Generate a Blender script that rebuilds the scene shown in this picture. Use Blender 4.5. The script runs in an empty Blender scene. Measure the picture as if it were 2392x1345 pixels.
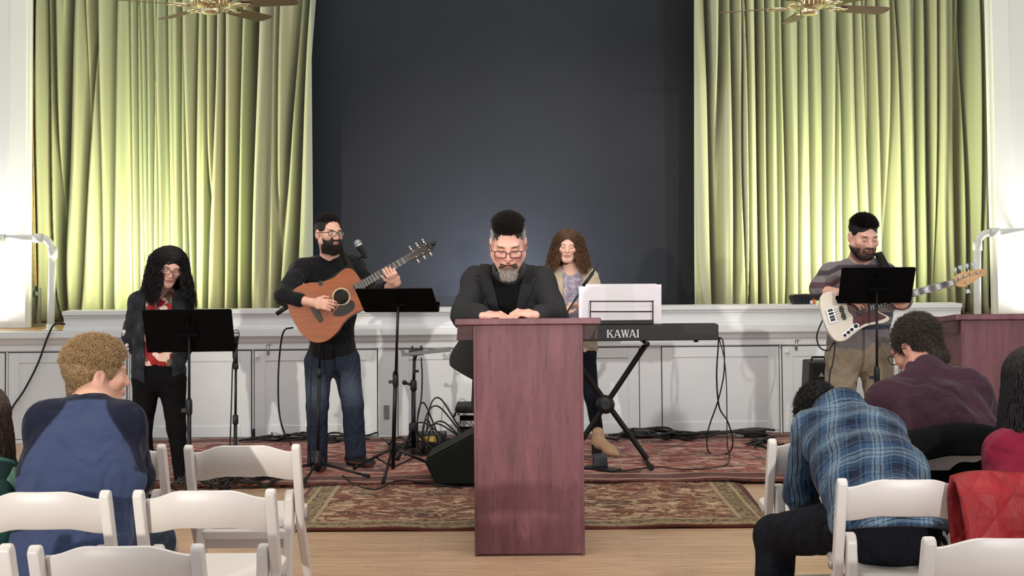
import bpy, math, random
import numpy as np
from mathutils import Vector, Matrix
SC = bpy.context.scene
COL = SC.collection
R_ = math.radians
# ---------------------------------------------------------------- camera
F_PX, HOR, CAMH = 3000.0, 577.0, 1.52
TH, RO = R_(2.0), R_(0.5)
CX, CY = 1196.0, HOR - F_PX*math.tan(TH)
r0 = Vector((1,0,0)); f0 = Vector((0,math.cos(TH),math.sin(TH))); u0 = Vector((0,-math.sin(TH),math.cos(TH)))
RIGHT = r0*math.cos(RO) - u0*math.sin(RO)
UP = u0*math.cos(RO) + r0*math.sin(RO)
CAM = Vector((0,0,CAMH))
cd = bpy.data.cameras.new('camera'); cam = bpy.data.objects.new('camera', cd); COL.objects.link(cam)
cd.sensor_width = 36; cd.lens = F_PX/2392*36; cd.shift_y = (CY-672.5)/2392; cd.clip_start = .05
m = Matrix((RIGHT, UP, -f0)).transposed().to_4x4(); m.translation = CAM
cam.matrix_world = m
SC.camera = cam
# ---------------------------------------------------------------- view, world, lamps
SC.view_settings.view_transform = 'Standard'; SC.view_settings.look = 'None'
SC.view_settings.gamma = 1; SC.view_settings.use_curve_mapping = False
SC.view_settings.exposure = 0.62
w = bpy.data.worlds.new('world'); SC.world = w; w.use_nodes = True
w.node_tree.nodes['Background'].inputs[0].default_value = (.80,.91,1,1)
w.node_tree.nodes['Background'].inputs[1].default_value = .66
def aim(o, tgt):
    o.rotation_euler = (Vector(tgt)-o.location).to_track_quat('-Z','Y').to_euler()
def area(name, loc, tgt, sx, sy, power, col, spread=180):
    l = bpy.data.lights.new(name,'AREA'); l.shape='RECTANGLE'; l.size=sx; l.size_y=sy; l.energy=power; l.color=col
    l.spread = R_(spread)
    o = bpy.data.objects.new(name,l); COL.objects.link(o); o.location=loc; aim(o,tgt); return o
def spot(name, loc, tgt, power, col, ang, blend=.4, rad=.08):
    l = bpy.data.lights.new(name,'SPOT'); l.energy=power; l.color=col; l.spot_size=R_(ang); l.spot_blend=blend; l.shadow_soft_size=rad
    o = bpy.data.objects.new(name,l); COL.objects.link(o); o.location=loc; aim(o,tgt); return o
# footlights standing behind the stage parapet, aimed up the curtains
area('footlight_left', (-3.15,10.5,.97), (-3.2,11.5,2.9), .75,.14, 36, (.95,1,.58), 140)
area('footlight_right', (2.85,10.5,.97), (2.85,11.5,2.9), .8,.14, 38, (.94,1,.58), 140)
area('footlight_side_left', (-4.75,10.36,.97), (-4.75,10.70,3.6), .7,.12, 26, (1,1,.95))
area('footlight_side_right', (4.75,10.36,.97), (4.75,10.70,3.6), .7,.12, 26, (1,1,.95))
area('footlight_center', (-.1,10.9,.97), (-.1,12.0,1.6), .3,.12, 26, (.70,.80,1))
# overhead hall light, an added fill for the curtains, and the follow spots at the back of the hall
area('overhead_light', (0,4.4,4.3), (0,4.4,0), 5,3.5, 95, (1,.94,.87))
area('overhead_light', (0,7.6,4.35), (0,11.6,1.6), 7,1.0, 62, (1,.98,.95))  # unseen extra fill near the ceiling, tilted to brighten the curtain tops
spot('hall_spot_left', (-5.0,-5.8,2.5), (-.2,10.2,.85), 1950, (1,.92,.80), 18.5, .5, .09)
spot('hall_spot_right', (2.8,-5.8,3.6), (1.2,10.2,.6), 1450, (1,.95,.9), 20, .6, .12)

def ray(px, py):
    return f0 + RIGHT*((px-CX)/F_PX) - UP*((py-CY)/F_PX)
def at(px, py, Y):
    d = ray(px,py); return CAM + d*((Y-CAM.y)/d.y)
def fl(px, py, z=0.0):
    d = ray(px,py); return CAM + d*((z-CAM.z)/d.z)
# ---------------------------------------------------------------- materials
def c(r,g,b):
    f = lambda v: (v/255/12.92 if v/255 <= .04045 else ((v/255+.055)/1.055)**2.4)
    return (f(r),f(g),f(b),1)
class NT:
    def __init__(s, name):
        s.m = bpy.data.materials.new(name); s.m.use_nodes = True; s.t = s.m.node_tree
        s.b = s.t.nodes['Principled BSDF']
    def n(s, typ, **kw):
        x = s.t.nodes.new(typ)
        for k,v in kw.items(): setattr(x,k,v)
        return x
    def l(s, a, b): s.t.links.new(a,b)
    def math(s, op, a, b=None, cl=False):
        x = s.n('ShaderNodeMath', operation=op); x.use_clamp = cl
        for i,v in enumerate((a,b)):
            if v is None: continue
            if isinstance(v,(int,float)): x.inputs[i].default_value = v
            else: s.l(v, x.inputs[i])
        return x.outputs[0]
    def ramp(s, fac, stops, interp='LINEAR'):
        x = s.n('ShaderNodeValToRGB'); cr = x.color_ramp; cr.interpolation = interp
        while len(cr.elements) < len(stops): cr.elements.new(.5)
        for e,(p,col) in zip(cr.elements, stops): e.position = p; e.color = col
        s.l(fac, x.inputs[0]); return x.outputs[0]
    def mix(s, fac, a, b, mode='MIX'):
        x = s.n('ShaderNodeMix', data_type='RGBA', blend_type=mode)
        for i,v in ((0,fac),(6,a),(7,b)):
            if isinstance(v,(int,float)): x.inputs[i].default_value = v
            elif isinstance(v,tuple): x.inputs[i].default_value = v
            else: s.l(v, x.inputs[i])
        return x.outputs[2]
    def coord(s, scale=(1,1,1), rot=(0,0,0), kind='Object'):
        tc = s.n('ShaderNodeTexCoord'); mp = s.n('ShaderNodeMapping')
        mp.inputs['Scale'].default_value = scale; mp.inputs['Rotation'].default_value = rot
        s.l(tc.outputs[kind], mp.inputs[0]); return mp.outputs[0]
    def noise(s, vec, scale, detail=3, rough=.55, dist=0):
        x = s.n('ShaderNodeTexNoise'); x.inputs['Scale'].default_value=scale; x.inputs['Detail'].default_value=detail
        x.inputs['Roughness'].default_value=rough; x.inputs['Distortion'].default_value=dist
        s.l(vec, x.inputs['Vector']); return x.outputs['Fac']
    def bump(s, h, strength=.3, dist=.01):
        x = s.n('ShaderNodeBump'); x.inputs['Strength'].default_value=strength; x.inputs['Distance'].default_value=dist
        s.l(h, x.inputs['Height']); s.l(x.outputs[0], s.b.inputs['Normal'])
    def done(s, col=None, rough=.5, metal=0, spec=.5, sheen=0):
        if col is not None:
            if isinstance(col,tuple): s.b.inputs['Base Color'].default_value = col
            else: s.l(col, s.b.inputs['Base Color'])
        s.b.inputs['Roughness'].default_value = rough; s.b.inputs['Metallic'].default_value = metal
        s.b.inputs['Specular IOR Level'].default_value = spec
        if sheen: s.b.inputs['Sheen Weight'].default_value = sheen
        return s.m
def mat(name, col, rough=.5, metal=0, var=.12, vs=12, bs=0, bst=.25, bd=.004, spec=.5, stretch=(1,1,1), sheen=0):
    t = NT(name); v = t.coord(stretch)
    n = t.noise(v, vs)
    hi = tuple(min(1,x*(1+var)) for x in col[:3])+(1,); lo = tuple(x*(1-var) for x in col[:3])+(1,)
    cc = t.ramp(n, [(.3,lo),(.7,hi)])
    if bs: t.bump(t.noise(v, bs, 4), bst, bd)
    return t.done(cc, rough, metal, spec, sheen)
def attr_mat(name, rough=.6, bs=60, bst=.2, bd=.003, spec=.4, var=.08, vs=25, sheen=0, sss=0, fold_=0):
    t = NT(name); a = t.n('ShaderNodeAttribute', attribute_name='Col')
    v = t.coord(); n = t.noise(v, vs, 4)
    k = t.ramp(n, [(.25,(1-var,1-var,1-var,1)),(.75,(1+0*var,1,1,1))])
    cc = t.mix(1.0, a.outputs['Color'], k, 'MULTIPLY')
    if fold_: t.bump(t.math('ADD', t.math('MULTIPLY', t.noise(t.coord((1,1,.75)), fold_, 2, .5, .7), 5.), t.math('MULTIPLY', t.noise(v, bs, 2), .12)), .6, .012)
    elif bs: t.bump(t.noise(v, bs, 3), bst, bd)
    m_ = t.done(cc, rough, 0, spec, sheen)
    if sss:
        t.b.inputs['Subsurface Weight'].default_value = sss; t.b.inputs['Subsurface Radius'].default_value = (.01,.004,.002)
    return m_
M = {}
M['white_paint'] = mat('white_paint', c(226,228,230), .45, var=.03, vs=3, bs=40, bst=.05)
M['column_paint'] = mat('column_paint', c(236,236,232), .5, var=.02, vs=2)
M['resin'] = mat('white_resin', c(226,221,218), .38, var=.025, vs=6, bs=180, bst=.06, bd=.001)
M['seat_vinyl'] = mat('seat_vinyl', c(230,226,222), .45, var=.03, vs=8)
M['black_metal'] = mat('black_metal', c(20,20,22), .42, .3, var=.2, vs=30)
M['black_plastic'] = mat('black_plastic', c(17,17,19), .5, var=.2, vs=20, bs=200, bst=.1, bd=.001)
M['desk_black'] = mat('desk_black', c(7,7,8), .75, var=.2, vs=6, spec=.08)
M['rubber'] = mat('rubber', c(14,14,14), .8, var=.2)
M['chrome'] = mat('chrome', c(200,200,200), .25, 1, var=.05)
M['grille'] = mat('mic_grille', c(150,152,155), .45, .7, var=.3, vs=220, bs=300, bst=.6, bd=.002)
M['brass'] = mat('brass', c(240,230,198), .3, 1, var=.1, vs=20)
M['pvc'] = mat('white_pvc', c(232,234,230), .35, var=.03)
M['cable'] = mat('black_cable', c(16,16,18), .55, var=.2)
M['steel'] = mat('galvanised_steel', c(165,168,165), .4, .8, var=.15, vs=30)
M['paper'] = mat('paper', c(240,232,240), .6, var=.02)
M['wedge'] = mat('wedge_carpet', c(34,36,33), .95, var=.25, vs=150, bs=300, bst=.4, bd=.003, spec=.1)
M['dark_void'] = mat('dark_void', c(14,15,18), .9, var=.2)
M['ceiling'] = mat('ceiling_paint', c(210,208,200), .8, var=.03)
def wood(name, a, b, rough, stretch, scale=6, spec=.5, dark=None, bst=.08):
    t = NT(name); v = t.coord(stretch)
    n = t.noise(v, scale, 6, .6, .6); n2 = t.noise(v, scale*5, 3, .6)
    cc = t.ramp(n, [(.28,a),(.72,b)])
    cc = t.mix(t.math('MULTIPLY',t.math('GREATER_THAN',n2,.62),.35), cc, dark or a)
    t.bump(n2, bst, .002)
    return t.done(cc, rough, 0, spec)
M['mahogany'] = wood('mahogany', c(90,50,56), c(124,76,86), .42, (5,5,.7), 3, .5, c(70,30,32))
M['mahogany_dark'] = wood('dark_mahogany', c(48,20,20), c(78,32,31), .35, (.8,5,5), 4, .5, c(40,16,16))
M['stage_wood'] = wood('stage_wood', c(150,112,70), c(196,158,110), .5, (.5,6,6), 4)
M['guitar_top'] = wood('guitar_top', c(140,70,26), c(168,92,42), .3, (.5,6,6), 5, .5)
M['guitar_side'] = wood('guitar_side', c(86,44,24), c(120,66,36), .3, (.5,6,6), 5, .5)
M['fretboard'] = wood('fretboard', c(34,22,18), c(52,34,26), .45, (.5,6,6), 6)
M['maple'] = wood('maple', c(200,150,98), c(222,176,122), .35, (.5,6,6), 6)
M['fan_wood'] = wood('fan_blade_wood', c(92,74,52), c(124,102,74), .45, (1,6,6), 6)
M['fan_dark'] = wood('fan_blade_walnut', c(98,66,56), c(120,84,70), .45, (1,6,6), 6)
def floor_mat():
    t = NT('oak_floor'); v = t.coord()
    br = t.n('ShaderNodeTexBrick'); t.l(v, br.inputs['Vector'])
    br.offset = .37; br.inputs['Scale'].default_value = 1; br.inputs['Brick Width'].default_value = 1.3
    br.inputs['Row Height'].default_value = .058; br.inputs['Mortar Size'].default_value = .0008; br.inputs['Bias'].default_value = 0
    br.inputs['Color1'].default_value = c(214,180,150); br.inputs['Color2'].default_value = c(202,166,136); br.inputs['Mortar'].default_value = c(150,112,70)
    v2 = t.coord((.7,9,1)); n = t.noise(v2, 5, 6, .65, .5)
    k = t.ramp(n, [(.25,c(205,200,195)),(.6,(1,1,1,1))])
    cc = t.mix(1., br.outputs['Color'], k, 'MULTIPLY')
    n3 = t.noise(t.coord((3,14,1)), 3, 2)
    cc = t.mix(t.math('MULTIPLY',t.math('GREATER_THAN',n3,.71),.5), cc, c(120,84,52))
    t.bump(n, .04, .002)
    return t.done(cc, .38, 0, .4)
M['floor'] = floor_mat()
def curtain_mat():
    t = NT('sage_velvet'); v = t.coord((1,1,.03))
    n = t.noise(v, 3.2, 3); n2 = t.noise(t.coord((1,1,1)), 90, 3)
    cc = t.ramp(n, [(.25,c(156,168,138)),(.5,c(180,181,148)),(.75,c(188,182,154))])
    t.bump(n2, .15, .003)
    return t.done(cc, .85, 0, .2, .25)
M['curtain'] = curtain_mat()
def rug_mat(name, hx, hy, field, blotch, dark, border, edge, bw, scale, stretch):
    t = NT(name); tc = t.n('ShaderNodeTexCoord'); sp = t.n('ShaderNodeSeparateXYZ'); t.l(tc.outputs['Object'], sp.inputs[0])
    dx = t.math('SUBTRACT', hx, t.math('ABSOLUTE', sp.outputs[0])); dy = t.math('SUBTRACT', hy, t.math('ABSOLUTE', sp.outputs[1]))
    d = t.math('MINIMUM', dx, dy)
    v = t.coord(stretch)
    vo = t.n('ShaderNodeTexVoronoi'); vo.inputs['Scale'].default_value = scale; 
    nz = t.n('ShaderNodeTexNoise'); nz.inputs['Scale'].default_value = scale*.9; nz.inputs['Detail'].default_value = 3; t.l(v, nz.inputs['Vector'])
    va = t.n('ShaderNodeVectorMath', operation='MULTIPLY_ADD'); t.l(nz.outputs['Color'], va.inputs[0]); va.inputs[1].default_value=(.25,.25,0); t.l(v, va.inputs[2])
    t.l(va.outputs[0], vo.inputs['Vector'])
    n1 = t.noise(va.outputs[0], scale*1.5, 4, .6, 1.5)
    cc = t.ramp(vo.outputs['Distance'], [(.0,blotch),(.22,blotch),(.28,field),(.62,field),(.70,dark)])
    cc = t.mix(t.ramp(n1, [(.50,(0,0,0,1)),(.58,(.8,.8,.8,1))]), cc, blotch)
    cc = t.mix(t.ramp(t.noise(v, scale*4, 2), [(.55,(0,0,0,1)),(.7,(.6,.6,.6,1))]), cc, dark)
    # border bands by distance to the rug's edge
    inb = t.math('LESS_THAN', d, bw); n4 = t.noise(v, scale*2.6, 3, .6, 2)
    bc = t.mix(t.ramp(n4, [(.46,(0,0,0,1)),(.56,(1,1,1,1))]), border, dark)
    line = t.math('MAXIMUM', t.math('LESS_THAN', t.math('ABSOLUTE', t.math('SUBTRACT', d, bw*.92)), bw*.06), t.math('LESS_THAN', t.math('ABSOLUTE', t.math('SUBTRACT', d, bw*.36)), bw*.05))
    bc = t.mix(t.math('MULTIPLY',line,.55), bc, blotch)
    cc = t.mix(inb, cc, bc)
    cc = t.mix(t.math('LESS_THAN', d, .028), cc, edge)
    t.bump(t.noise(t.coord(), 160, 3), .5, .006)
    return t.done(cc, .95, 0, .1, .1)
# ---------------------------------------------------------------- mesh builder
class MB:
    def __init__(s): s.v=[]; s.f=[]; s.sm=[]
    def add(s, vs, fs, smooth=False):
        o=len(s.v); s.v += [tuple(p) for p in vs]
        s.f += [tuple(i+o for i in q) for q in fs]; s.sm += [smooth]*len(fs); return s
    def box(s, x0,x1,y0,y1,z0,z1, mtx=None):
        vs=[Vector((x,y,z)) for x in (x0,x1) for y in (y0,y1) for z in (z0,z1)]
        if mtx is not None: vs=[mtx@p for p in vs]
        return s.add(vs, [(0,1,3,2),(4,6,7,5),(0,4,5,1),(2,3,7,6),(0,2,6,4),(1,5,7,3)])
    def prism(s, pts, a, b, mtx):   # 2-D outline pts extruded from a to b along local z of mtx
        n=len(pts); vs=[mtx@Vector((p[0],p[1],z)) for z in (a,b) for p in pts]
        ar=sum(pts[i][0]*pts[(i+1)%n][1]-pts[(i+1)%n][0]*pts[i][1] for i in range(n))
        q=[tuple(range(n))[::-1], tuple(range(n,2*n))]+[(i,(i+1)%n,n+(i+1)%n,n+i) for i in range(n)]
        if (ar<0) != (a>b): q=[f[::-1] for f in q]
        return s.add(vs,q)
    def tube(s, path, r, n=10, caps=True):
        P=[Vector(p) for p in path]; k=len(P)
        rs = r if isinstance(r,(list,tuple)) else [r]*k
        up=None; vs=[]
        for i in range(k):
            d=(P[min(i+1,k-1)]-P[max(i-1,0)]).normalized()
            if up is None:
                a=Vector((0,0,1)) if abs(d.z)<.9 else Vector((0,1,0)); up=(a-d*a.dot(d)).normalized()
            else:
                up=(up-d*up.dot(d)); up=up.normalized() if up.length>1e-6 else d.orthogonal().normalized()
            sd=d.cross(up)
            for j in range(n):
                t=2*math.pi*j/n; vs.append(P[i]+(up*math.cos(t)+sd*math.sin(t))*rs[i])
        fs=[(i*n+j,i*n+(j+1)%n,(i+1)*n+(j+1)%n,(i+1)*n+j) for i in range(k-1) for j in range(n)]
        s.add(vs,[f[::-1] for f in fs],True)
        if caps: 
            o=len(s.v)-k*n; s.f += [tuple(o+j for j in range(n)), tuple(o+(k-1)*n+j for j in range(n))[::-1]]; s.sm += [False,False]
        return s
    def lathe(s, prof, mtx=None, n=20):   # prof: (radius, height) about local z
        vs=[]; 
        for r,z in prof:
            for j in range(n):
                t=2*math.pi*j/n; p=Vector((max(r,1e-4)*math.cos(t),max(r,1e-4)*math.sin(t),z)); vs.append(mtx@p if mtx is not None else p)
        k=len(prof); fs=[(i*n+j,i*n+(j+1)%n,(i+1)*n+(j+1)%n,(i+1)*n+j) for i in range(k-1) for j in range(n)]
        s.add(vs,fs,True); o=len(s.v)-k*n
        s.f += [tuple(o+j for j in range(n))[::-1], tuple(o+(k-1)*n+j for j in range(n))]; s.sm += [False,False]
        return s
    def ball(s, cpt, r, n=14, sc=(1,1,1)):
        return s.lathe([(r*math.sin(math.pi*i/n),-r*math.cos(math.pi*i/n)) for i in range(n+1)], Matrix.Translation(Vector(cpt))@Matrix.Diagonal((*sc,1)), n+4)
def link(name, me, mt, parent, kind=None):
    o=bpy.data.objects.new(name, me); COL.objects.link(o)
    if isinstance(mt,str): mt=M[mt]
    me.materials.append(mt)
    if parent is not None: o.parent=parent
    if kind: o['kind']=kind
    return o
def org(parent):
    v=Vector((0,0,0))
    while parent is not None: v+=parent.location; parent=parent.parent
    return v
def put(name, mb, mt, parent=None, bevel=0, base=None, local=False, seg=2, subsurf=0):
    """link mb as one mesh; vertices are given in world space unless local, and stored relative to the parent (or base)"""
    off = Vector((0,0,0)) if local else (org(parent) if parent is not None else Vector(base or (0,0,0)))
    me=bpy.data.meshes.new(name); me.from_pydata([Vector(p)-off for p in mb.v],[],mb.f)
    me.polygons.foreach_set('use_smooth', mb.sm); me.update()
    o=link(name, me, mt, parent)
    if parent is None and base is not None: o.location=base
    if bevel:
        b=o.modifiers.new('bevel','BEVEL'); b.width=bevel; b.segments=seg; b.limit_method='ANGLE'; b.angle_limit=R_(40)
        b.harden_normals=True; me.polygons.foreach_set('use_smooth',[True]*len(me.polygons))
    if subsurf: b=o.modifiers.new('sub','SUBSURF'); b.levels=b.render_levels=subsurf
    return o
def tag(o, label, cat, group=None):
    o['label']=label; o['category']=cat
    if group: o['group']=group
    return o
def thing(name, label, cat, loc=(0,0,0), rz=0, group=None):
    o=bpy.data.objects.new(name,None); COL.objects.link(o); o.location=loc; o.rotation_euler=(0,0,rz); o.empty_display_size=.1
    return tag(o,label,cat,group)
def struct(name, mb, mt, bevel=0):
    o=put(name,mb,mt,None,bevel); o['kind']='structure'; return o
def copy_tree(o, parent=None):
    q=o.copy(); COL.objects.link(q)
    if parent is not None: q.parent=parent
    for ch in list(o.children): copy_tree(ch,q)
    return q
def smooth_path(pts, n=8):   # Catmull-Rom
    P=[Vector(p) for p in pts]; P=[P[0]*2-P[1]]+P+[P[-1]*2-P[-2]]; out=[]
    for i in range(1,len(P)-2):
        a,b,c_,d=P[i-1:i+3]
        for k in range(n):
            t=k/n; out.append(.5*((2*b)+(c_-a)*t+(2*a-5*b+4*c_-d)*t*t+(3*b-a-3*c_+d)*t**3))
    out.append(P[-2]); return out
# ================================================================ the setting
YW = 10.24                       # stage front
b=MB().box(-9,9,-7,YW+.02,-.1,0); struct('floor', b, 'floor')
b=MB().box(-9,9,-7,10.68,4.5,4.6); struct('ceiling', b, 'ceiling')
ZS=.885
b=MB().box(-9,9,YW+.02,13.2,.0,ZS); struct('floor_stage', b, 'stage_wood')
b=MB().box(-9,9,13.0,13.15,ZS,6.2); struct('wall_back', b, 'dark_void')
xl=at(68,650,10.68).x; xr=at(2319,650,10.68).x
b=MB().box(-9,xl,10.68,10.74,ZS,6); b.box(xl-.16,xl-.02,10.655,10.68,ZS,6).box(xl-.48,xl-.40,10.66,10.68,ZS,6); struct('wall_left', b, 'column_paint', .004)
b=MB().box(xr,9,10.68,10.74,ZS,6); b.box(xr+.03,xr+.17,10.655,10.68,ZS,6).box(xr+.40,xr+.48,10.66,10.68,ZS,6); struct('wall_right', b, 'column_paint', .004)
# stage front board with rails and mouldings
IX=Matrix(((0,0,1,0),(1,0,0,0),(0,1,0,0),(0,0,0,1)))    # outline (y,z) extruded along x
b=MB().box(-9,9,YW-.005,YW+.02,0,ZS); struct('wall_front', b, 'white_paint')
def mould(name, prof, x0, x1, bevel=.003):
    b=MB().prism(prof, x0, x1, IX); return struct(name, b, 'white_paint', bevel)
mould('trim_1', [(YW,.73),(YW-.03,.73),(YW-.03,.775),(YW-.045,.785),(YW-.05,.80),(YW-.06,.82),(YW-.085,.835),(YW-.085,.885),(YW+.02,.885),(YW+.02,.73)], -9, 9)
px0=at(150,730,YW-.02).x; px1=at(2243,712,YW-.02).x
mould('trim_2', [(YW+.16,.885),(YW-.06,.885),(YW-.06,.905),(YW-.03,.915),(YW-.03,.985),(YW-.045,.99),(YW-.045,1.005),(YW-.07,1.012),(YW-.07,1.045),(YW+.16,1.045)], px0, px1)
b=MB().box(-9,9,YW-.02,YW-.005,0,.03); struct('baseboard_front', b, 'white_paint', .003)
# cupboard doors in the stage front
M['gap_shade']=mat('gap_shade',c(44,42,40),.9,var=.1)  # dark tone painted in for the shade between the doors
doors=[(-260,14,''),(20,298,''),(303,589,''),(594,883,'L'),(929,1210,''),(1214,1494,''),(1545,1821,''),(1826,2100,'L'),(2104,2380,'')]
names=['at the far left edge, behind the hair of the seated woman','behind the blond seated man','behind the legs of the singer in the dark jacket','with knob and latch, behind the guitarist','behind the tripod with the receiver','behind the lectern and the keyboard player','behind the looped keyboard cables','with knob and latch, behind the small amplifier','behind the second lectern at right']
for (a,d,k),nm in zip(doors,names):
    x0=at(a,900,YW).x; x1=at(d,900,YW).x; y=YW-.018
    t=thing('cabinet_door','white stage cupboard door '+nm,'cabinet door',((x0+x1)/2,y,.03),0,'cupboard doors in the stage front')
    b=MB(); b.box(x0+.006,x0+.09,y,YW-.004,.035,.715).box(x1-.09,x1-.006,y,YW-.004,.035,.715).box(x0+.09,x1-.09,y,YW-.004,.635,.715).box(x0+.09,x1-.09,y,YW-.004,.035,.125)
    put('door_gap_shade',MB().box(x0-.001,x1+.001,YW-.0052,YW-.0046,.03,.7215),'gap_shade',t)  # dark sheet behind the door stands in for the shaded gap
    put('door_frame',b,'white_paint',t,.003)
    put('door_panel',MB().box(x0+.085,x1-.085,YW-.010,YW-.003,.12,.64),'white_paint',t)
    if k:
        put('knob',MB().lathe([(.006,0),(.008,.018),(.017,.024),(.019,.034),(.014,.042),(0,.044)],Matrix.Translation((x0+.035,y,.675))@Matrix.Rotation(R_(90),4,'X'),14),'white_paint',t)
        b=MB(); lx=x0+.115
        b.box(lx-.012,lx+.012,y-.006,y,.69,.715).tube([(lx,y-.012,.68),(lx,y-.012,.77)],.006,8).box(lx-.013,lx+.013,y-.016,y-.002,.74,.765).tube([(lx,y-.012,.76),(lx+.028,y-.03,.775)],.004,6)
        put('latch',b,'chrome',t)
# projection screen
t=thing('projection_screen','large dark grey projection screen hanging between the green curtains','screen',(0,12.0,1.1))
YS=12.0; sx0=at(700,300,YS).x; sx1=at(1553,300,YS).x; sx2=at(1660,300,YS).x
zb=at(1150,690,YS).z
ts=NT('screen_fabric'); n=ts.noise(ts.coord(),2,2); M['screen']=ts.done(ts.ramp(n,[(.3,c(30,32,38)),(.7,c(33,35,41))]),.6,0,.3)
M['screen_edge']=mat('screen_edge',c(10,10,12),.7,var=.1)
put('screen_surface',MB().box(sx0,sx1,YS,YS+.012,zb,5.6),'screen',t)
b=MB().box(sx1,sx2,YS-.004,YS+.014,zb-.1,5.6).box(sx0-.3,sx0,YS-.004,YS+.014,zb-.1,5.6).box(sx0,sx1,YS-.004,YS+.014,zb-.1,zb); put('screen_border',b,'screen_edge',t)
put('weight_bar',MB().tube([(sx0-.3,YS+.005,zb-.11),(sx2,YS+.005,zb-.11)],.02,10),'black_metal',t)
# curtains: grooves traced as (px at top, px at stage level, half width px, depth)
def curtain(name,label,x_edge0,x_edge1,grooves,inner,seed):
    rng=random.Random(seed); Y=11.45; z0,z1=ZS+.012,5.4
    XT=lambda px,py: at(px,py,Y).x
    zt=at(1196,0,Y).z; zbm=at(1196,705,Y).z
    nx=900; nz=46
    vs=[]
    gs=[]
    for g in grooves:
        gs.append((XT(g[0],0),XT(g[1],705),g[2]*Y/F_PX,g[3],rng.uniform(-1,1)*.012,rng.uniform(0,6)))
    e0t,e0b=XT(x_edge0[0],0),XT(x_edge0[1],705); e1t,e1b=XT(x_edge1[0],0),XT(x_edge1[1],705)
    Z=np.linspace(z0,z1,nz)[:,None]; U=np.linspace(0,1,nx)[None,:]
    T=(Z-zbm)/(zt-zbm)
    X=(e0b+(e0t-e0b)*T)*(1-U)+(e1b+(e1t-e1b)*T)*U
    D=np.zeros_like(X)
    for (a,b_,w_,dp,wob,ph) in gs:
        xc=b_+(a-b_)*T+wob*np.sin(Z*1.7+ph)
        q=(X-xc)/w_
        D+=dp*np.exp(-np.abs(q)**2.4)*(1+.12*np.sin(Z*2.1+ph*2))
        D-=dp*.22*np.exp(-((X-xc-2.6*w_)/(1.6*w_))**2)
    D+=.012*np.sin(X*23+.5*np.sin(Z*1.3)+seed)+.008*np.sin(X*51+Z*.4)
    ci,sg=inner
    D-=.10/(1+np.exp(-sg*(X-XT(ci,300))*14))*(0.6+.4*(1-np.clip(T,0,1)))
    D+=.03*np.exp(-(Z-z0)/.18)*np.sin(X*34+seed)
    V=np.stack([X,Y+D*2.1,np.broadcast_to(Z,X.shape)],-1).reshape(-1,3)
    fs=[(j*nx+i,j*nx+i+1,(j+1)*nx+i+1,(j+1)*nx+i) for j in range(nz-1) for i in range(nx-1)]
    mb=MB(); mb.add(V.tolist(),fs,True)
    o=put(name,mb,'curtain',None,base=((e0b+e1b)/2,Y,ZS)); tag(o,label,'curtain')
    s=o.modifiers.new('thick','SOLIDIFY'); s.thickness=.006; s.offset=1
    return o
GL=[(84,86,4,.16),(101,122,5,.16),(118,140,9,.12),(142,160,7,.05),(166,142,10,.2),(197,186,5,.09),(219,188,9,.17),(233,238,5,.16),(271,259,7,.14),(307,312,3,.2),(319,328,3,.16),(330,346,2,.18),(344,352,2,.15),(360,361,3,.16),(372,372,2,.14),(390,398,3,.12),(417,425,5,.1),(428,443,4,.14),(460,452,4,.1),(483,479,4,.2),(503,489,5,.16),(523,520,5,.14),(562,545,9,.12),(594,583,11,.24),(614,588,5,.12),(639,630,8,.06),(657,650,6,.06),(700,655,8,.12),(722,690,9,.26)]
curtain('curtain','long pale green stage curtain left of the dark screen',(80,70),(737,739),GL,(585,1),3)
GR=[(1648,1664,7,.2),(1680,1672,10,.12),(1710,1708,7,.1),(1723,1737,3,.16),(1736,1748,4,.18),(1768,1776,5,.22),(1785,1800,6,.14),(1815,1820,7,.06),(1833,1840,5,.14),(1866,1866,4,.08),(1888,1902,5,.12),(1922,1930,5,.24),(1955,1948,4,.14),(1965,1976,6,.2),(1993,2018,4,.18),(2012,2036,6,.1),(2028,2040,5,.16),(2050,2068,7,.2),(2082,2082,8,.16),(2100,2118,6,.24),(2142,2140,6,.08),(2164,2178,8,.22),(2190,2192,5,.1),(2230,2240,6,.1),(2248,2246,10,.12),(2266,2268,7,.22),(2285,2290,5,.08)]
curtain('curtain','long pale green stage curtain right of the dark screen',(1618,1615),(2294,2306),GR,(1742,-1),8)
# narrow black side drapes between curtain and column
for px,py,nm in ((76,60,'left'),(2306,2318,'right')):
    p0=at(px,0,12.05).x; p1=at(py,700,12.05).x; mb=MB(); nx=24
    x0=min(p0,p1)-.5; x1=max(p0,p1)+.5
    vs=[(x0+(x1-x0)*i/nx,12.35+.03*math.sin(i*1.3),z) for z in (ZS+.01,5.4) for i in range(nx+1)]
    mb.add(vs,[(i,i+1,nx+2+i,nx+1+i) for i in range(nx)],True)
    o=put('side_drape',mb,'dark_void',None,base=((x0+x1)/2,12.35,ZS)); o.modifiers.new('t','SOLIDIFY').thickness=.01
    tag(o,'narrow black drape beside the '+nm+' white column','curtain')
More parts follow.
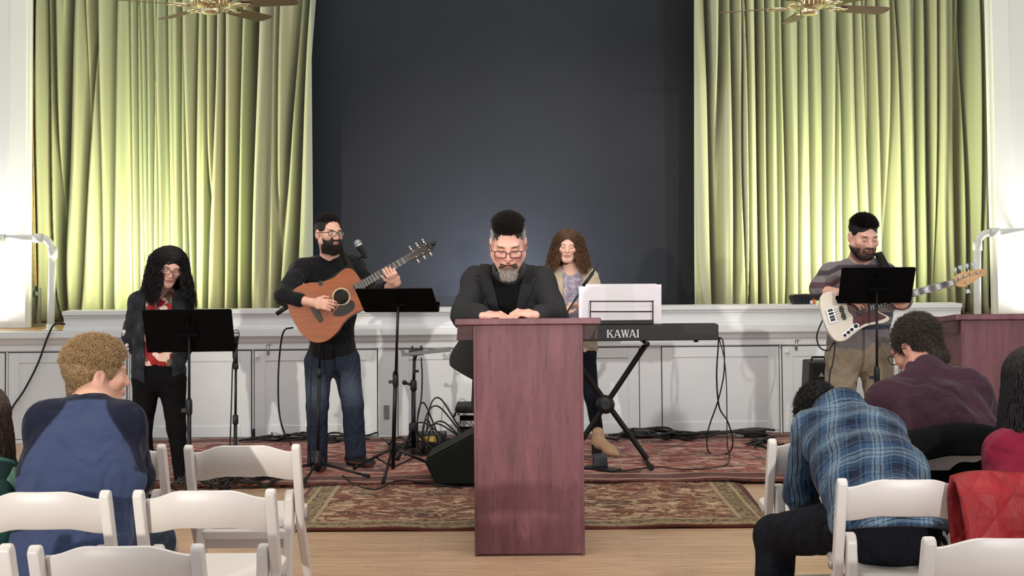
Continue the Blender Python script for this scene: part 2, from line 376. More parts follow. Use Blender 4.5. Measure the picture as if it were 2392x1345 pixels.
# curtain hauling rope and its floor block, far left
t=thing('curtain_rope','pale hauling rope running down beside the left curtain','rope',at(84,735,10.95))
a=at(76,300,10.95); b_=at(84,668,10.95); t.location.z=ZS
put('rope',MB().tube([a+Vector((0,0,2)),a,b_],.006,6).tube([a+Vector((-.02,0,2)),a+Vector((-.02,0,0)),b_+Vector((-.01,0,0))],.006,6),M['stage_wood'],t)
q=at(86,700,10.95); b=MB().box(q.x-.035,q.x-.025,q.y-.03,q.y+.03,ZS,q.z+.1).box(q.x+.02,q.x+.03,q.y-.03,q.y+.03,ZS,q.z+.1).box(q.x-.05,q.x+.05,q.y-.05,q.y+.05,ZS,ZS+.015)
put('floor_block',b,'steel',t,.002); put('pulley_wheel',MB().lathe([(.03,-.018),(.022,0),(.03,.018)],Matrix.Translation((q.x-.002,q.y,q.z+.05))@Matrix.Rotation(R_(90),4,'Y'),16),'steel',t)
# white pipe railings
def railing(pts, label, Y):
    P=[at(px,py,Y) for px,py in pts]; P[-1].z=ZS
    t=thing('pipe_railing',label,'railing',(P[-1].x,Y,ZS)); r=.029
    put('pipe',MB().tube([p for p in P[:-2]]+[P[-2],P[-1]][:0] or P[:2],r,14),'pvc',t)
    put('post',MB().tube([P[2],P[-1]],r,14),'pvc',t)
    put('elbow_joint',MB().tube(smooth_path([P[1]+(P[0]-P[1])*.0,(P[1]*.45+P[2]*.55)+(Vector((0,0,1))*.025),P[2]],5),r*1.0,14).tube([P[1]+(P[0]-P[1]).normalized()*.0,P[1]+(P[0]-P[1]).normalized()*.07],r*1.28,14).tube([P[2]+Vector((0,0,.01)),P[2]-Vector((0,0,.07))],r*1.28,14),'pvc',t)
    q=P[0]; put('end_joint',MB().tube([q,q+(P[0]-P[1]).normalized()*.09],r*1.28,14).tube([q+(P[0]-P[1]).normalized()*.05,q+(P[0]-P[1]).normalized()*.05+Vector((0,.5,-.06))],r,12),'pvc',t)
    put('floor_flange',MB().lathe([(.06,0),(.06,.008),(.032,.012),(.03,.05)],Matrix.Translation((P[-1].x,Y,ZS)),16),'pvc',t)
railing([(12,557),(100,556),(123,582),(118,755)],'white pipe handrail on the stage edge at far left',10.33)
railing([(2400,540),(2312,543),(2283,565),(2283,750)],'white pipe handrail on the stage edge at far right',10.33)
# ================================================================ rugs
def rug(name,label,corners,z,th,mt,edge_wob,seed):
    rng=random.Random(seed); x0,x1,y0,y1=corners; cxx,cyy=(x0+x1)/2,(y0+y1)/2
    nx,ny=60,36; vs=[]
    for j in range(ny+1):
        for i in range(nx+1):
            u,v=i/nx,j/ny; x=x0+(x1-x0)*u; y=y0+(y1-y0)*v
            e=min(u*(x1-x0),(1-u)*(x1-x0),v*(y1-y0),(1-v)*(y1-y0))
            x+=edge_wob*math.sin(v*9+seed)*.5; y+=edge_wob*math.sin(u*7+seed*2)*.5
            zz=z+th+ (.004*math.sin(x*7+seed)+.003*math.sin(x*13+y*5)+.004)*(1 if e<.25 else .4)
            vs.append((x,y,zz))
    mb=MB(); mb.add(vs,[(j*(nx+1)+i,j*(nx+1)+i+1,(j+1)*(nx+1)+i+1,(j+1)*(nx+1)+i) for j in range(ny) for i in range(nx)],True)
    o=put(name,mb,mt,None,base=(cxx,cyy,z)); s=o.modifiers.new('t','SOLIDIFY'); s.thickness=th; s.offset=-1
    return tag(o,label,'rug')
A=fl(715,1243); B_=fl(1792,1200)
f_y=fl(1300,1238).y; fr_x1=fl(1796,1205).x; fr_x0=A.x-.18
RB1=rug_mat('red_rug',3.0,1.06,c(150,74,66),c(206,172,156),c(84,46,46),c(112,70,60),c(112,58,46),.36,7.5,(.62,1.6,1))
RB2=rug_mat('brown_rug',(fr_x1-fr_x0)/2,.75,c(122,66,52),c(196,172,138),c(92,58,46),c(150,134,100),c(92,46,38),.20,8.5,(.8,1.3,1))
yb0=fl(1600,1133).y
rug('rug','brown and cream patterned rug nearest the lectern, on the bare boards',(fr_x0,fr_x1,f_y,f_y+1.5),.0,.012,RB2,.012,1)
rug('rug','large red patterned rug under the musicians, along the stage cupboards',(-3.3,2.75,yb0,YW-.03),.0165,.012,RB1,.03,5)
ZR=.034       # walking surface of the red rug
# ================================================================ folding chairs
OX=Matrix(((0,0,1,0),(1,0,0,0),(0,1,0,0),(0,0,0,1)))
def folding_chair(label, loc, rz, group='white folding chairs of the audience'):
    t=thing('folding_chair',label,'chair',loc,rz,group)
    L=dict(parent=t,local=True)
    H=.787
    def arc(cy,cz,r,a0,a1,n=7): return [(cy+r*math.cos(R_(a0+(a1-a0)*i/n)),cz+r*math.sin(R_(a0+(a1-a0)*i/n))) for i in range(n+1)]
    for s in (-1,1):
        o=[(-.235,H-.02)]+[(-.23,H-.006),(-.218,H),(-.203,H-.003),(-.193,H-.015)]+[(-.085,.46),(.235,0),(.195,0),(-.125,.45)]
        put('front_leg',MB().prism(o[::-1],s*.1865,s*.219,OX) if s>0 else MB().prism(o[::-1],-.219,-.1865,OX),'resin',t,.009,local=True,seg=3)
        o=arc(-.135,.565,.036,20,200,9)+[(-.268,0),(-.218,0)]
        x0,x1=(.148,.182) if s>0 else (-.182,-.148)
        put('rear_leg',MB().prism(o,x0,x1,OX),'resin',t,.008,local=True,seg=3)
        put('pivot_bolt',MB().lathe([(.014,0),(.014,.006),(.008,.010)],Matrix.Translation((s*.219,-.11,.49))@Matrix.Rotation(s*R_(90),4,'Y'),12),'steel',t,local=True)
    # arched back rail, bowed backwards
    nx=28; vs=[]
    for i in range(nx+1):
        x=-.188+.376*i/nx; k=1-(x/.188)**2; a=.5-.5*math.cos(math.pi*min(1,(.188-abs(x))/.12))
        zt=.752+.030*a; zb_=.640+.020*a
        for f,(dz,dy) in enumerate(((0,.006),(0,-.006),)): pass
        yb=-.165-.030*k
        sl=.30
        for (z,o) in ((zt-.004,.009),(zt,.003),(zt,-.003),(zt-.004,-.009),(zb_+.003,-.009),(zb_,-.003),(zb_,.003),(zb_+.003,.009)):
            vs.append((x,yb-o-(z-.70)*sl,z))
    n=8; fs=[(i*n+j,i*n+(j+1)%n,(i+1)*n+(j+1)%n,(i+1)*n+j) for i in range(nx) for j in range(n)]
    fs+= [tuple(range(n))[::-1],tuple(nx*n+j for j in range(n))]
    put('back_rail',MB().add(vs,fs,True),'resin',t,local=True)
    # seat frame and pad
    out=[]
    for (cx_,cy_,a0) in ((.135,.19,0),(-.135,.19,90),(-.135,-.15,180),(.135,-.15,270)):
        out+= [(cx_+.045*math.cos(R_(a0+d)),cy_+.045*math.sin(R_(a0+d))) for d in range(0,91,15)]
    tilt=Matrix.Translation((0,0,.455))@Matrix.Rotation(R_(3),4,'X')
    put('seat_frame',MB().prism(out,-.022,.014,tilt),'resin',t,.007,local=True,seg=3)
    put('seat_pad',MB().prism([(x*.84,(y-.02)*.86+.02) for x,y in out],.012,.03,tilt),'seat_vinyl',t,.01,local=True,seg=3)
    put('stretcher',MB().box(-.15,.15,-.213,-.19,.23,.265),'resin',t,.006,local=True)
    put('stretcher',MB().box(-.19,.19,.085,.108,.16,.195),'resin',t,.006,local=True)
    put('stretcher',MB().box(-.15,.15,-.165,-.145,.385,.43),'resin',t,.006,local=True)
    return t
def chair_at(px,Dtop,label,rz=0,proto=[]):
    p=at(px,1100,Dtop); loc=(p.x,Dtop+.215,0)
    if not proto:
        proto.append(folding_chair(label,loc,rz)); return proto[0]
    q=copy_tree(proto[0]); q.location=loc; q.rotation_euler=(0,0,rz); q['label']=label; return q
chair_at(566,4.87,'empty white folding chair right of the legs of the singer')
chair_at(252,4.90,'white folding chair mostly hidden by the blond man in front of him')
chC=chair_at(92,3.97,'white folding chair in which the blond man in blue sits')
chair_at(478,3.97,'empty white folding chair right of the seated blond man')
chair_at(272,3.24,'empty white folding chair directly behind the blond man, nearest the camera')
chair_at(-172,3.26,'white folding chair showing only one post at the lower left corner')
chG=chair_at(2128,4.05,'white folding chair in which the man in the plaid shirt sits',R_(-3))
chair_at(2365,3.24,'empty white folding chair at the lower right corner, nearest the camera',R_(-2))
chair_at(1930,4.90,'white folding chair in front of the man in the plaid shirt, one post showing')
chJ=chair_at(2228,4.87,'white folding chair under the black coat, in which the man in maroon sits')
chK=chair_at(2452,4.02,'white folding chair with a red quilted jacket on it, at the right edge')
chM=chair_at(-255,4.0,'white folding chair of the woman at the left edge')
# ================================================================ lecterns
def lectern(label, cx_, Y, front_w, top_w, Ht, depth):
    t=thing('lectern',label,'lectern',(cx_,Y+depth/2,0))
    h=front_w/2; zt=Ht-.035
    def Bx(*a): return MB().box(*a)
    put('front_panel',Bx(cx_-h+.012,cx_+h-.012,Y,Y+.02,.01,zt),'mahogany',t,.002)
    for s in (-1,1):
        put('side_panel',Bx(*sorted((cx_+s*(h-.014),cx_+s*h)),Y-.004,Y+depth,0,zt),'mahogany',t,.003)
    put('base_rail',Bx(cx_-h+.012,cx_+h-.012,Y+.006,Y+.03,0,.03),'mahogany_dark',t,.002)
    # desk box: sloping skirt boards under the top
    tw=top_w/2; zs=zt-.075
    for s in (-1,1):
        pts=[(s*h,zs),(s*(tw-.05 if s>0 else tw-.006),zs),(s*(tw-.012),zt),(s*h,zt)]
        IY=Matrix(((1,0,0,cx_),(0,0,1,0),(0,1,0,0),(0,0,0,1)))
        put('skirt_board',MB().prism(pts if s<0 else pts[::-1],Y+.03,Y+.05,IY),'mahogany_dark',t,.002)
        put('skirt_side',MB().box(*sorted((cx_+s*(tw-.03),cx_+s*(tw-.012))),Y+.05,Y+depth,zs+.0,zt),'mahogany_dark',t,.002)
    tilt=Matrix.Translation((cx_,Y-.02,Ht))@Matrix.Rotation(R_(-6),4,'X')
    put('sloped_top',MB().box(-tw,tw,0,depth+.10,-.032,0,tilt),'mahogany',t,.006)
    put('bottom_shelf',Bx(cx_-h+.014,cx_+h-.014,Y+.02,Y+depth,.05,.07),'mahogany_dark',t)
    return t
pL=at(1238,1293,6.38); LD=6.38
lz=at(1238,743,6.36).z
lectern('tall reddish mahogany lectern in the centre, at which the bearded man stands',pL.x,LD,255/3000*6.38,340/3000*6.38,lz,.42)
pL2=at(2392,740,6.9); e=at(2231,735,6.9); e2=at(2243,800,6.9)
lectern('reddish mahogany lectern at the right edge, behind the man in maroon',(e.x+.36),6.9,.66,.73,e.z+.004,.40)
# ================================================================ music stands
def music_stand(label, corners, D, base, pole_top, yaw, tilt, w, h, feet_rot=20, zf=0):
    """desk centre from its pixel corners at depth D; base = floor point of the pole"""
    px=sum(p[0] for p in corners)/4; py=sum(p[1] for p in corners)/4; ctr=at(px,py,D)
    t=thing('music_stand',label,'music stand',(base.x,base.y,zf),0,'black music stands of the band')
    pl=at(*pole_top,D+.03)
    Rm=Matrix.Translation(ctr)@Matrix.Rotation(R_(yaw),4,'Z')@Matrix.Rotation(R_(tilt),4,'X')
    out=[(x,z) for cx_,cz,a0 in ((w/2-.012,h/2-.012,0),(-w/2+.012,h/2-.012,90),(-w/2+.012,-h/2+.012,180),(w/2-.012,-h/2+.012,270)) for x,z in [(cx_+.012*math.cos(R_(a0+d)),cz+.012*math.sin(R_(a0+d))) for d in (0,30,60,90)]]
    IYm=Matrix(((1,0,0,0),(0,0,1,0),(0,1,0,0),(0,0,0,1)))
    put('desk',MB().prism(out,-.004,.004,Rm@IYm),'desk_black',t,.0015)
    put('ledge',MB().box(-w/2,w/2,.0,.06,-h/2-.004,-h/2+.001,Rm).box(-w/2,w/2,.056,.06,-h/2,-h/2+.018,Rm),'desk_black',t,.001)
    b=MB(); b.box(-.045,.045,-.016,-.004,-.06,.06,Rm).tube([Rm@Vector((-.055,-.018,-.02)),Rm@Vector((.055,-.018,-.02))],.012,10).box(-.012,.012,-.022,-.01,-.11,.10,Rm)
    put('desk_bracket',b,'desk_black',t,.002)
    top=Rm@Vector((0,-.02,-.03)); hub=Vector((base.x,base.y,zf+.13)); mid=hub.lerp(top,.52)
    put('upper_tube',MB().tube([mid,top],.0085,12),'black_metal',t)
    put('lower_tube',MB().tube([hub-Vector((0,0,.09)),mid+Vector((0,0,.03))],.0135,12),'black_metal',t)
    put('height_clutch',MB().lathe([(.014,-.05),(.019,-.04),(.019,.03),(.013,.05)],Matrix.Translation(mid),14).box(mid.x-.045,mid.x-.015,mid.y-.008,mid.y+.008,mid.z-.03,mid.z-.01),'black_plastic',t)
    put('hub',MB().lathe([(.016,-.04),(.026,-.03),(.026,.03),(.016,.04)],Matrix.Translation(hub+Vector((0,0,.03))),14),'black_plastic',t)
    for k in range(3):
        a=R_(feet_rot+120*k); e=Vector((base.x+.34*math.cos(a),base.y+.34*math.sin(a),zf+.012)); s=hub+Vector((0,0,.045))
        l=put('leg',MB().tube([s+(e-s)*.04,e],.0095,10).tube([hub-Vector((0,0,.085)),s.lerp(e,.45)],.006,8),'black_metal',t)
        d=(e-s).normalized(); put('rubber_foot',MB().tube([e-d*.05,e+d*.004],.013,10),'rubber',l)
    return t
def floor_at(px,Y,z=0): p=at(px,1100,Y); return Vector((p.x,Y,z))
music_stand('black music stand in front of the singer in the dark denim jacket',[(341,730),(546,718),(540,815),(340,826)],7.72,floor_at(442,7.72),(440,815),4,30,.525,.30,35)
music_stand('black music stand in front of the guitarist, its desk laid far back',[(860,671),(1026,670),(1005,729),(825,736)],8.05,fl(918,1108,ZR),(922,735),-5,62,.48,.33,265,ZR)
music_stand('black music stand hiding the hands of the bass player',[(1965,626),(2137,625),(2128,707),(1960,706)],7.95,floor_at(2049,7.95,ZR),(2049,700),0,28,.455,.25,30,ZR)
# ================================================================ microphones and stands
def mic_mesh(t, head, tail, r=.026):
    d=(tail-head); L=d.length; q=d.to_track_quat('Z','Y').to_matrix().to_4x4(); T=Matrix.Translation(head)@q
    put('mic_grille',MB().lathe([(r*math.sin(a),-r*math.cos(a)) for a in [R_(x) for x in range(0,106,15)]]+[(r*.82,.016),(r*.8,.02)],T,18),'grille',t)
    o=put('mic_handle',MB().lathe([(r*.84,.016),(r*.92,.02),(r*.86,.028),(.021,.045),(.0125,L*.96),(.0115,L),(.006,L)],T,18),'black_plastic',t); o['label']='black microphone handle'
    put('mic_collar',MB().lathe([(r*1.0,.006),(r*1.06,.012),(r*1.0,.02)],T,18),'chrome',t)
def boom_stand(label,base,zf,top,boom0,boom1,feet,cab=True,r=.0095):
    t=thing('microphone_stand',label,'microphone stand',(base.x,base.y,zf))
    hub=Vector((base.x,base.y,zf+.09)); mid=hub.lerp(top,.5)
    put('lower_tube',MB().tube([hub,mid],.0115,12),'black_metal',t)
    put('upper_tube',MB().tube([mid,top],.008,12),'black_metal',t)
    put('height_clutch',MB().lathe([(.012,-.03),(.018,-.025),(.018,.025),(.012,.03)],Matrix.Translation(mid),14),'black_plastic',t)
    put('hub',MB().lathe([(.014,-.06),(.03,-.03),(.034,.02),(.02,.06),(.012,.08)],Matrix.Translation(hub),16),'black_plastic',t)
    for a,ln in feet:
        e=Vector((base.x+ln*math.cos(R_(a)),base.y+ln*math.sin(R_(a)),zf+.012)); l=put('leg',MB().tube([hub,e],.0085,10),'black_metal',t)
        d=(e-hub).normalized(); put('rubber_foot',MB().tube([e-d*.04,e+d*.003],.0125,10),'rubber',l)
    if boom0 is not None:
        put('boom_arm',MB().tube([boom0,boom1],.0065,10),'black_metal',t)
        d=(boom1-boom0).normalized(); put('counterweight',MB().tube([boom0,boom0+d*.12],.015,12),'black_plastic',t)
        put('boom_clutch',MB().ball(top,.021,10).tube([top-Vector((0,.03,0)),top+Vector((0,.03,0))],.014,12),'black_plastic',t)
    return t
D=8.42
gb=fl(742,1112,ZR); D=gb.y
t=boom_stand('microphone boom stand in front of the guitarist',gb,ZR,at(750,662,D),at(646,733,D+.02),at(852,596,D+.02),[(200,.40),(262,.30),(345,.36)])
q=at(851,598,D+.02)
put('mic_clip',MB().tube([at(852,599,D+.02),at(846,585,D)],[.012,.017],12),'black_plastic',t)
mt=thing('microphone','silver-headed microphone at the mouth of the bearded guitarist','microphone',at(842,578,D)); mic_mesh(mt,at(836,568,D-.02),at(855,603,D))
D=8.0; sb=floor_at(549,D,ZR)
t=boom_stand('straight microphone stand beside the music stand of the singer',sb,ZR,at(551,850,D),None,None,[(10,.2),(130,.2),(250,.2)])
put('mic_clip',MB().tube([at(551,852,D),at(549,815,D)],[.013,.017],12).tube([at(551,862,D),at(551,848,D)],.016,10),'black_plastic',t)
mt=thing('microphone','microphone upright at the right edge of the singer’s music stand','microphone',at(549,800,D)); mic_mesh(mt,at(550,778,D),at(548,838,D))
D=7.5; mb_=floor_at(2206,D)
t=boom_stand('microphone stand beside the second lectern, hidden below by the man in maroon',mb_,0,at(2206,842,D),None,None,[(25,.22),(90,.22),(160,.22)])
put('mic_clip',MB().tube([at(2206,850,D),at(2207,800,D)],[.016,.022],12).tube([at(2206,846,D),at(2198,825,D)],.01,8),'black_plastic',t)
mt=thing('microphone','microphone with a silver head by the second lectern at right','microphone',at(2206,800,D)); mic_mesh(mt,at(2205,763,D),at(2207,832,D),.029)
D=8.95; kb=floor_at(1262,9.0,ZR)
t=boom_stand('thin microphone boom slanting in front of the woman keyboard player',kb,ZR,at(1262,800,9.0),at(1238,862,9.0),at(1389,630,8.95),[(20,.3),(140,.3),(260,.3)])
put('boom_grip',MB().tube([at(1362,668,8.95),at(1385,637,8.95)],.012,10).tube([at(1385,637,8.95),at(1399,616,8.95)],[.006,.003],8),'black_plastic',t)
# ================================================================ keyboard, its stand and its music
YK=8.75
a0=at(1236,800,YK); a1=at(1679,800,YK); zt=at(1500,757,YK).z; zb2=at(1500,799,YK).z
zt=at(1679,757,YK).z; zb2=at(1679,797,YK).z; kx0,kx1=a0.x,a1.x
t=thing('digital_piano','black digital piano with white lettering on its back','keyboard',((kx0+kx1)/2,YK+.15,zb2))
put('case',MB().box(kx0,kx1,YK,YK+.15,zb2+.008,zt),'black_plastic',t,.006)
put('lower_case',MB().box(kx0,kx1,YK+.145,YK+.30,zb2+.008,zt-.05),'black_plastic',t,.006)
put('key_bed',MB().box(kx0+.07,kx1-.07,YK+.152,YK+.298,zt-.052,zt-.036),'seat_vinyl',t,.001)
put('black_keys',MB(),'black_plastic',t) if False else None
b=MB()
for i in range(52):
    if i%7 in (2,6): continue
    x=kx0+.07+(kx1-kx0-.14)*(i+1)/52; b.box(x-.005,x+.005,YK+.152,YK+.245,zt-.036,zt-.026)
o=put('black_key',b,'black_plastic',t); o['kind']='stuff'
for x in (kx0+.12,kx1-.15): put('rubber_foot',MB().box(x-.014,x+.014,YK+.02,YK+.05,zb2-.006,zb2+.009),'rubber',t)
def text(name,s,loc,size,mt,parent,rot=(90,0,0),ext=.0015,bold=.0,font_w=1.0):
    cu=bpy.data.curves.new(name,'FONT'); cu.body=s; cu.size=size; cu.extrude=ext; cu.align_x='CENTER'; cu.align_y='CENTER'; cu.offset=bold
    o=bpy.data.objects.new(name,cu); COL.objects.link(o); dg=bpy.context.evaluated_depsgraph_get()
    me=bpy.data.meshes.new_from_object(o.evaluated_get(dg)); bpy.data.objects.remove(o)
    ob=bpy.data.objects.new(name,me); COL.objects.link(ob); me.materials.clear(); me.materials.append(M[mt]); ob.parent=parent
    ob.location=Vector(loc)-(org(parent)); ob.rotation_euler=tuple(R_(a) for a in rot); ob.scale=(font_w,1,1); return ob
# serif capitals drawn as outlines
def serif_word(parent,ctr,h,mt):
    b=MB(); Y=ctr.y
    cnt=[0]
    def poly(pts,ox):
        cnt[0]+=1; b.prism([(ox+x*h,z*h) for x,z in pts],0,.0025+.00006*cnt[0],Matrix.Translation((ctr.x,Y,ctr.z-h/2))@Matrix.Rotation(R_(90),4,'X'))
    def stem(x,ox,wd=.17): poly([(x-.05,0),(x+wd+.05,0),(x+wd+.05,.06),(x+wd,.10),(x+wd,.90),(x+wd+.05,.94),(x+wd+.05,1),(x-.05,1),(x-.05,.94),(x,.90),(x,.10),(x-.05,.06)],ox)
    def bar(x0,z0,x1,z1,wd,ox): poly([(x0,z0),(x0+wd,z0),(x1+wd,z1),(x1,z1)] if z1>z0 else [(x1,z1),(x1+wd,z1),(x0+wd,z0),(x0,z0)],ox)
    def serif(x0,x1,z0,z1,ox): poly([(x0,z0),(x1,z0),(x1,z1),(x0,z1)],ox)
    def A(o): bar(.05,0,.36,1,.09,o); bar(.72,0,.36,1,.18,o); serif(.2,.7,.28,.35,o); serif(-.03,.24,0,.05,o); serif(.62,.98,0,.05,o)
    o=-2.15*h
    stem(.05,o); bar(.22,.42,.62,1,.10,o); bar(.66,0,.34,.56,.19,o); serif(.52,.82,.95,1,o); serif(.58,.95,0,.05,o)
    o+=.92*h; A(o); o+=.90*h
    for k in (0,.42): bar(.30+k,0,.06+k,1,.17,o); bar(.32+k,0,.56+k,1,.08,o)
    serif(-.04,.30,.95,1,o); serif(.40,.72,.95,1,o); serif(.86,1.14,.95,1,o); o+=1.08*h; A(o); o+=1.0*h; stem(.06,o)
    return put('brand_lettering',b,mt,parent)
M['white_print']=mat('white_print',c(225,225,228),.5,var=.02)
serif_word(t,at(1456,779,YK-.0005)-Vector((0,0,0)),.052,'white_print')
# stand
t=thing('keyboard_stand','black X-shaped folding stand under the digital piano','keyboard stand',((kx0+kx1)/2,YK+.15,ZR))
C_=at(1414,944,YK+.06); yk=YK+.06
U1=at(1508,806,yk); L1=at(1330,1062,yk); U0=at(1322,806,yk); L0=at(1512,1092,yk)
zt_=zb2-.012
U1.z=zt_-.02; U0.z=zt_-.02
for yy,a_,b_ in ((YK+.05,U0,L0),(YK+.09,U1,L1)):
    aa,bb=a_.copy(),b_.copy(); aa.y=bb.y=yy; bb.z=ZR+.035
    dx=(bb-aa).normalized(); n_=Vector((dx.z,0,-dx.x))
    put('leg',MB().tube([aa,bb],.02,4),'black_metal',t,.003)
cc_=C_.copy(); cc_.y=YK+.02
put('locking_hub',MB().lathe([(.03,-.03),(.062,-.025),(.062,.03),(.03,.05)],Matrix.Translation((cc_.x,YK+.06,cc_.z))@Matrix.Rotation(R_(90),4,'X'),20),'black_plastic',t)
for p in (U0,U1): put('top_bar',MB().tube([(p.x,YK-.03,zt_),(p.x,YK+.33,zt_)],.013,12).ball((p.x,YK-.03,zt_),.02,8),'black_metal',t)
for p in (L0,L1): 
    o=put('foot_bar',MB().tube([(p.x,YK-.18,ZR+.016),(p.x,YK+.33,ZR+.016)],.0145,12),'black_metal',t)
    put('rubber_foot',MB().tube([(p.x,YK-.20,ZR+.02),(p.x,YK-.14,ZR+.02)],.02,12),'rubber',o)
# wire music rest + binder
t=thing('music_rest','black wire music rest on top of the digital piano','music rest',at(1450,757,YK+.06))
W=lambda px,py,dy=0: at(px,py,YK+.05+dy)
put('wire_frame',MB().tube(smooth_path([W(1379,752),W(1379,712),W(1381,704,.02),W(1388,703.5,.02),W(1516,703.5,.02),W(1523,704,.02),W(1525,712),W(1525,752)],3),.0042,8).tube([W(1379,727.5,.01),W(1525,727.5,.01)],.004,8),'black_metal',t)
a=at(1379,757,YK); b2=at(1525,757,YK); put('base_tray',MB().box(a.x-.01,b2.x+.01,YK+.03,YK+.08,zt+.001,zt+.03),'black_plastic',t,.004)
t=thing('music_binder','open white music binder on the wire music rest','binder',at(1450,755,YK+.1))
def leaf(name,px0,px1,pt0,pt1,pb,dy0,dy1,th,mt):
    p=[at(px0,pb,YK+.085+dy0),at(px1,pb,YK+.085+dy1),at(px1-0,pt1,YK+.085+dy1+.04),at(px0,pt0,YK+.085+dy0+.04)]
    vs=p+[q+Vector((0,th,0)) for q in p]
    return put(name,MB().add(vs,[(0,1,2,3),(7,6,5,4),(0,4,5,1),(1,5,6,2),(2,6,7,3),(3,7,4,0)]),mt,t,.002)
M['page']=mat('page',c(232,228,232),.7,var=.02)
leaf('front_cover',1352,1442,669,667,756,.0,.02,.004,'paper'); leaf('spine',1442,1456,667,666.5,756,.02,.02,.006,'page'); leaf('back_cover',1456,1545,666.5,664,756,.02,.0,.004,'paper'); leaf('page_stack',1368,1534,663.5,662.5,750,.016,.016,.008,'page')
# sustain pedal
q=fl(1403,1094,ZR); t=thing('sustain_pedal','grey sustain pedal box with a thin black plate on the red rug','pedal',(q.x,q.y,ZR))
q2=at(1412,1090,q.y)
M['pedal_grey']=mat('pedal_grey',c(52,54,62),.6,var=.1)
put('pedal_block',MB().prism([(-.05,0),(.05,0),(.042,.075),(-.046,.07)],q.y-.02,q.y+.10,Matrix(((1,0,0,q.x),(0,0,1,0),(0,1,0,ZR+.012),(0,0,0,1)))),'pedal_grey',t,.006)
put('base_plate',MB().box(-.11,.15,-.08,.03,0,.012,Matrix.Translation((q.x,q.y,ZR))@Matrix.Rotation(R_(-38),4,'Z')),'black_plastic',t,.003)
# ================================================================ stage-side gear
# tripod with receiver paddle
q=fl(966,1060,ZR); D=q.y; t=thing('tripod_stand','black tripod stand carrying a clamp and a grey paddle, behind the guitarist’s music stand','tripod',(q.x,D,ZR))
top=at(968,838,D); hub=at(966,1000,D); knee=at(966,900,D)
put('lower_tube',MB().tube([(q.x,D,ZR+.04),knee],.0165,12),'black_metal',t); put('upper_tube',MB().tube([knee,top],.012,12),'black_metal',t)
put('collar',MB().lathe([(.017,-.04),(.024,-.03),(.024,.03),(.017,.04)],Matrix.Translation(knee),14).tube([knee,knee+Vector((-.06,-.01,.02))],.01,8).ball(knee+Vector((-.065,-.01,.022)),.018,8).tube([at(967,868,D),at(978,866,D)],.009,8),'black_plastic',t)
put('hub',MB().lathe([(.018,-.03),(.034,-.02),(.034,.03),(.018,.045)],Matrix.Translation(hub),14),'black_plastic',t)
for px,py in ((928,1072),(1020,1062),(972,1022)):
    e=fl(px,py,ZR+.012); l=put('leg',MB().tube([hub,e],.011,8).tube([e.lerp(hub,.45),Vector((q.x,D,ZR+.10))],.006,6),'black_metal',t); d=(e-hub).normalized(); put('rubber_foot',MB().tube([e-d*.05,e+d*.002],.0155,10),'rubber',l)
put('head_clamp',MB().tube([top,at(972,826,D)],.014,10).box(-.05,.05,-.02,.03,-.022,.02,Matrix.Translation(at(972,823,D))@Matrix.Rotation(R_(-4),4,'Y')).tube([at(963,815,D),at(963,808,D)],.007,8).tube([at(984,816,D),at(984,807,D)],.008,8).tube([at(966,830,D),at(958,824,D)],.01,8),'black_plastic',t)
M['smoke_acrylic']=mat('smoke_acrylic',c(120,122,126),.25,var=.05)
put('paddle',MB().prism([(-.125,-.012),(.23,-.012),(.23,.022),(-.06,.012),(-.095,.01),(-.11,.035),(-.13,.035)],-.004,.02,Matrix.Translation(at(979,824,D-.01))@Matrix.Rotation(R_(-5),4,'Y')@Matrix.Rotation(R_(90),4,'X')),'smoke_acrylic',t,.002)
# power brick under the tripod
q=fl(998,1062,ZR); t=thing('power_box','low black power box under the tripod, half buried in cables','power box',(q.x,q.y+.12,ZR))
M['yellow_print']=mat('yellow_print',c(200,160,70),.5,var=.1)
put('box_body',MB().box(q.x-.13,q.x+.13,q.y+.05,q.y+.22,ZR,ZR+.14),'black_plastic',t,.008); put('front_label',MB().box(q.x-.06,q.x+.06,q.y+.046,q.y+.052,ZR+.085,ZR+.125),'yellow_print',t)
# rack case
q=fl(1075,1040,ZR); t=thing('rack_case','black equipment rack with bright metal trim beside the lectern','rack case',(q.x+.2,q.y+.2,ZR))
Y=q.y; x0=at(1069,1000,Y).x; x1=x0+.40; z1=at(1080,966,Y).z
b=MB().box(x0,x0+.012,Y,Y+.35,ZR,z1).box(x1-.012,x1,Y,Y+.35,ZR,z1).box(x0,x1,Y,Y+.35,z1-.012,z1).box(x0,x1,Y,Y+.35,ZR,ZR+.012).box(x0,x1,Y+.34,Y+.35,ZR,z1); put('case_shell',b,'black_plastic',t,.003)
put('metal_trim',MB().box(x0-.004,x0+.018,Y-.006,Y+.004,ZR,z1+.004).box(x1-.018,x1+.004,Y-.006,Y+.004,ZR,z1+.004).box(x0,x1,Y-.006,Y+.004,z1-.014,z1+.004),'steel',t,.003)
put('lid_bag',MB().box(x0-.02,x1+.02,Y-.01,Y+.33,z1+.006,z1+.055),'rubber',t,.02,seg=4)
put('rack_unit',MB().box(x0+.02,x1-.02,Y+.01,Y+.3,ZR+.015,ZR+.12),'black_metal',t,.003); put('rack_unit',MB().box(x0+.02,x1-.02,Y+.015,Y+.3,ZR+.135,ZR+.18),'steel',t,.003)
put('case_handle',MB().tube([(x0-.02,Y+.08,ZR+.22),(x0-.035,Y+.1,ZR+.2),(x0-.035,Y+.2,ZR+.2),(x0-.02,Y+.22,ZR+.22)],.008,8),'black_plastic',t)
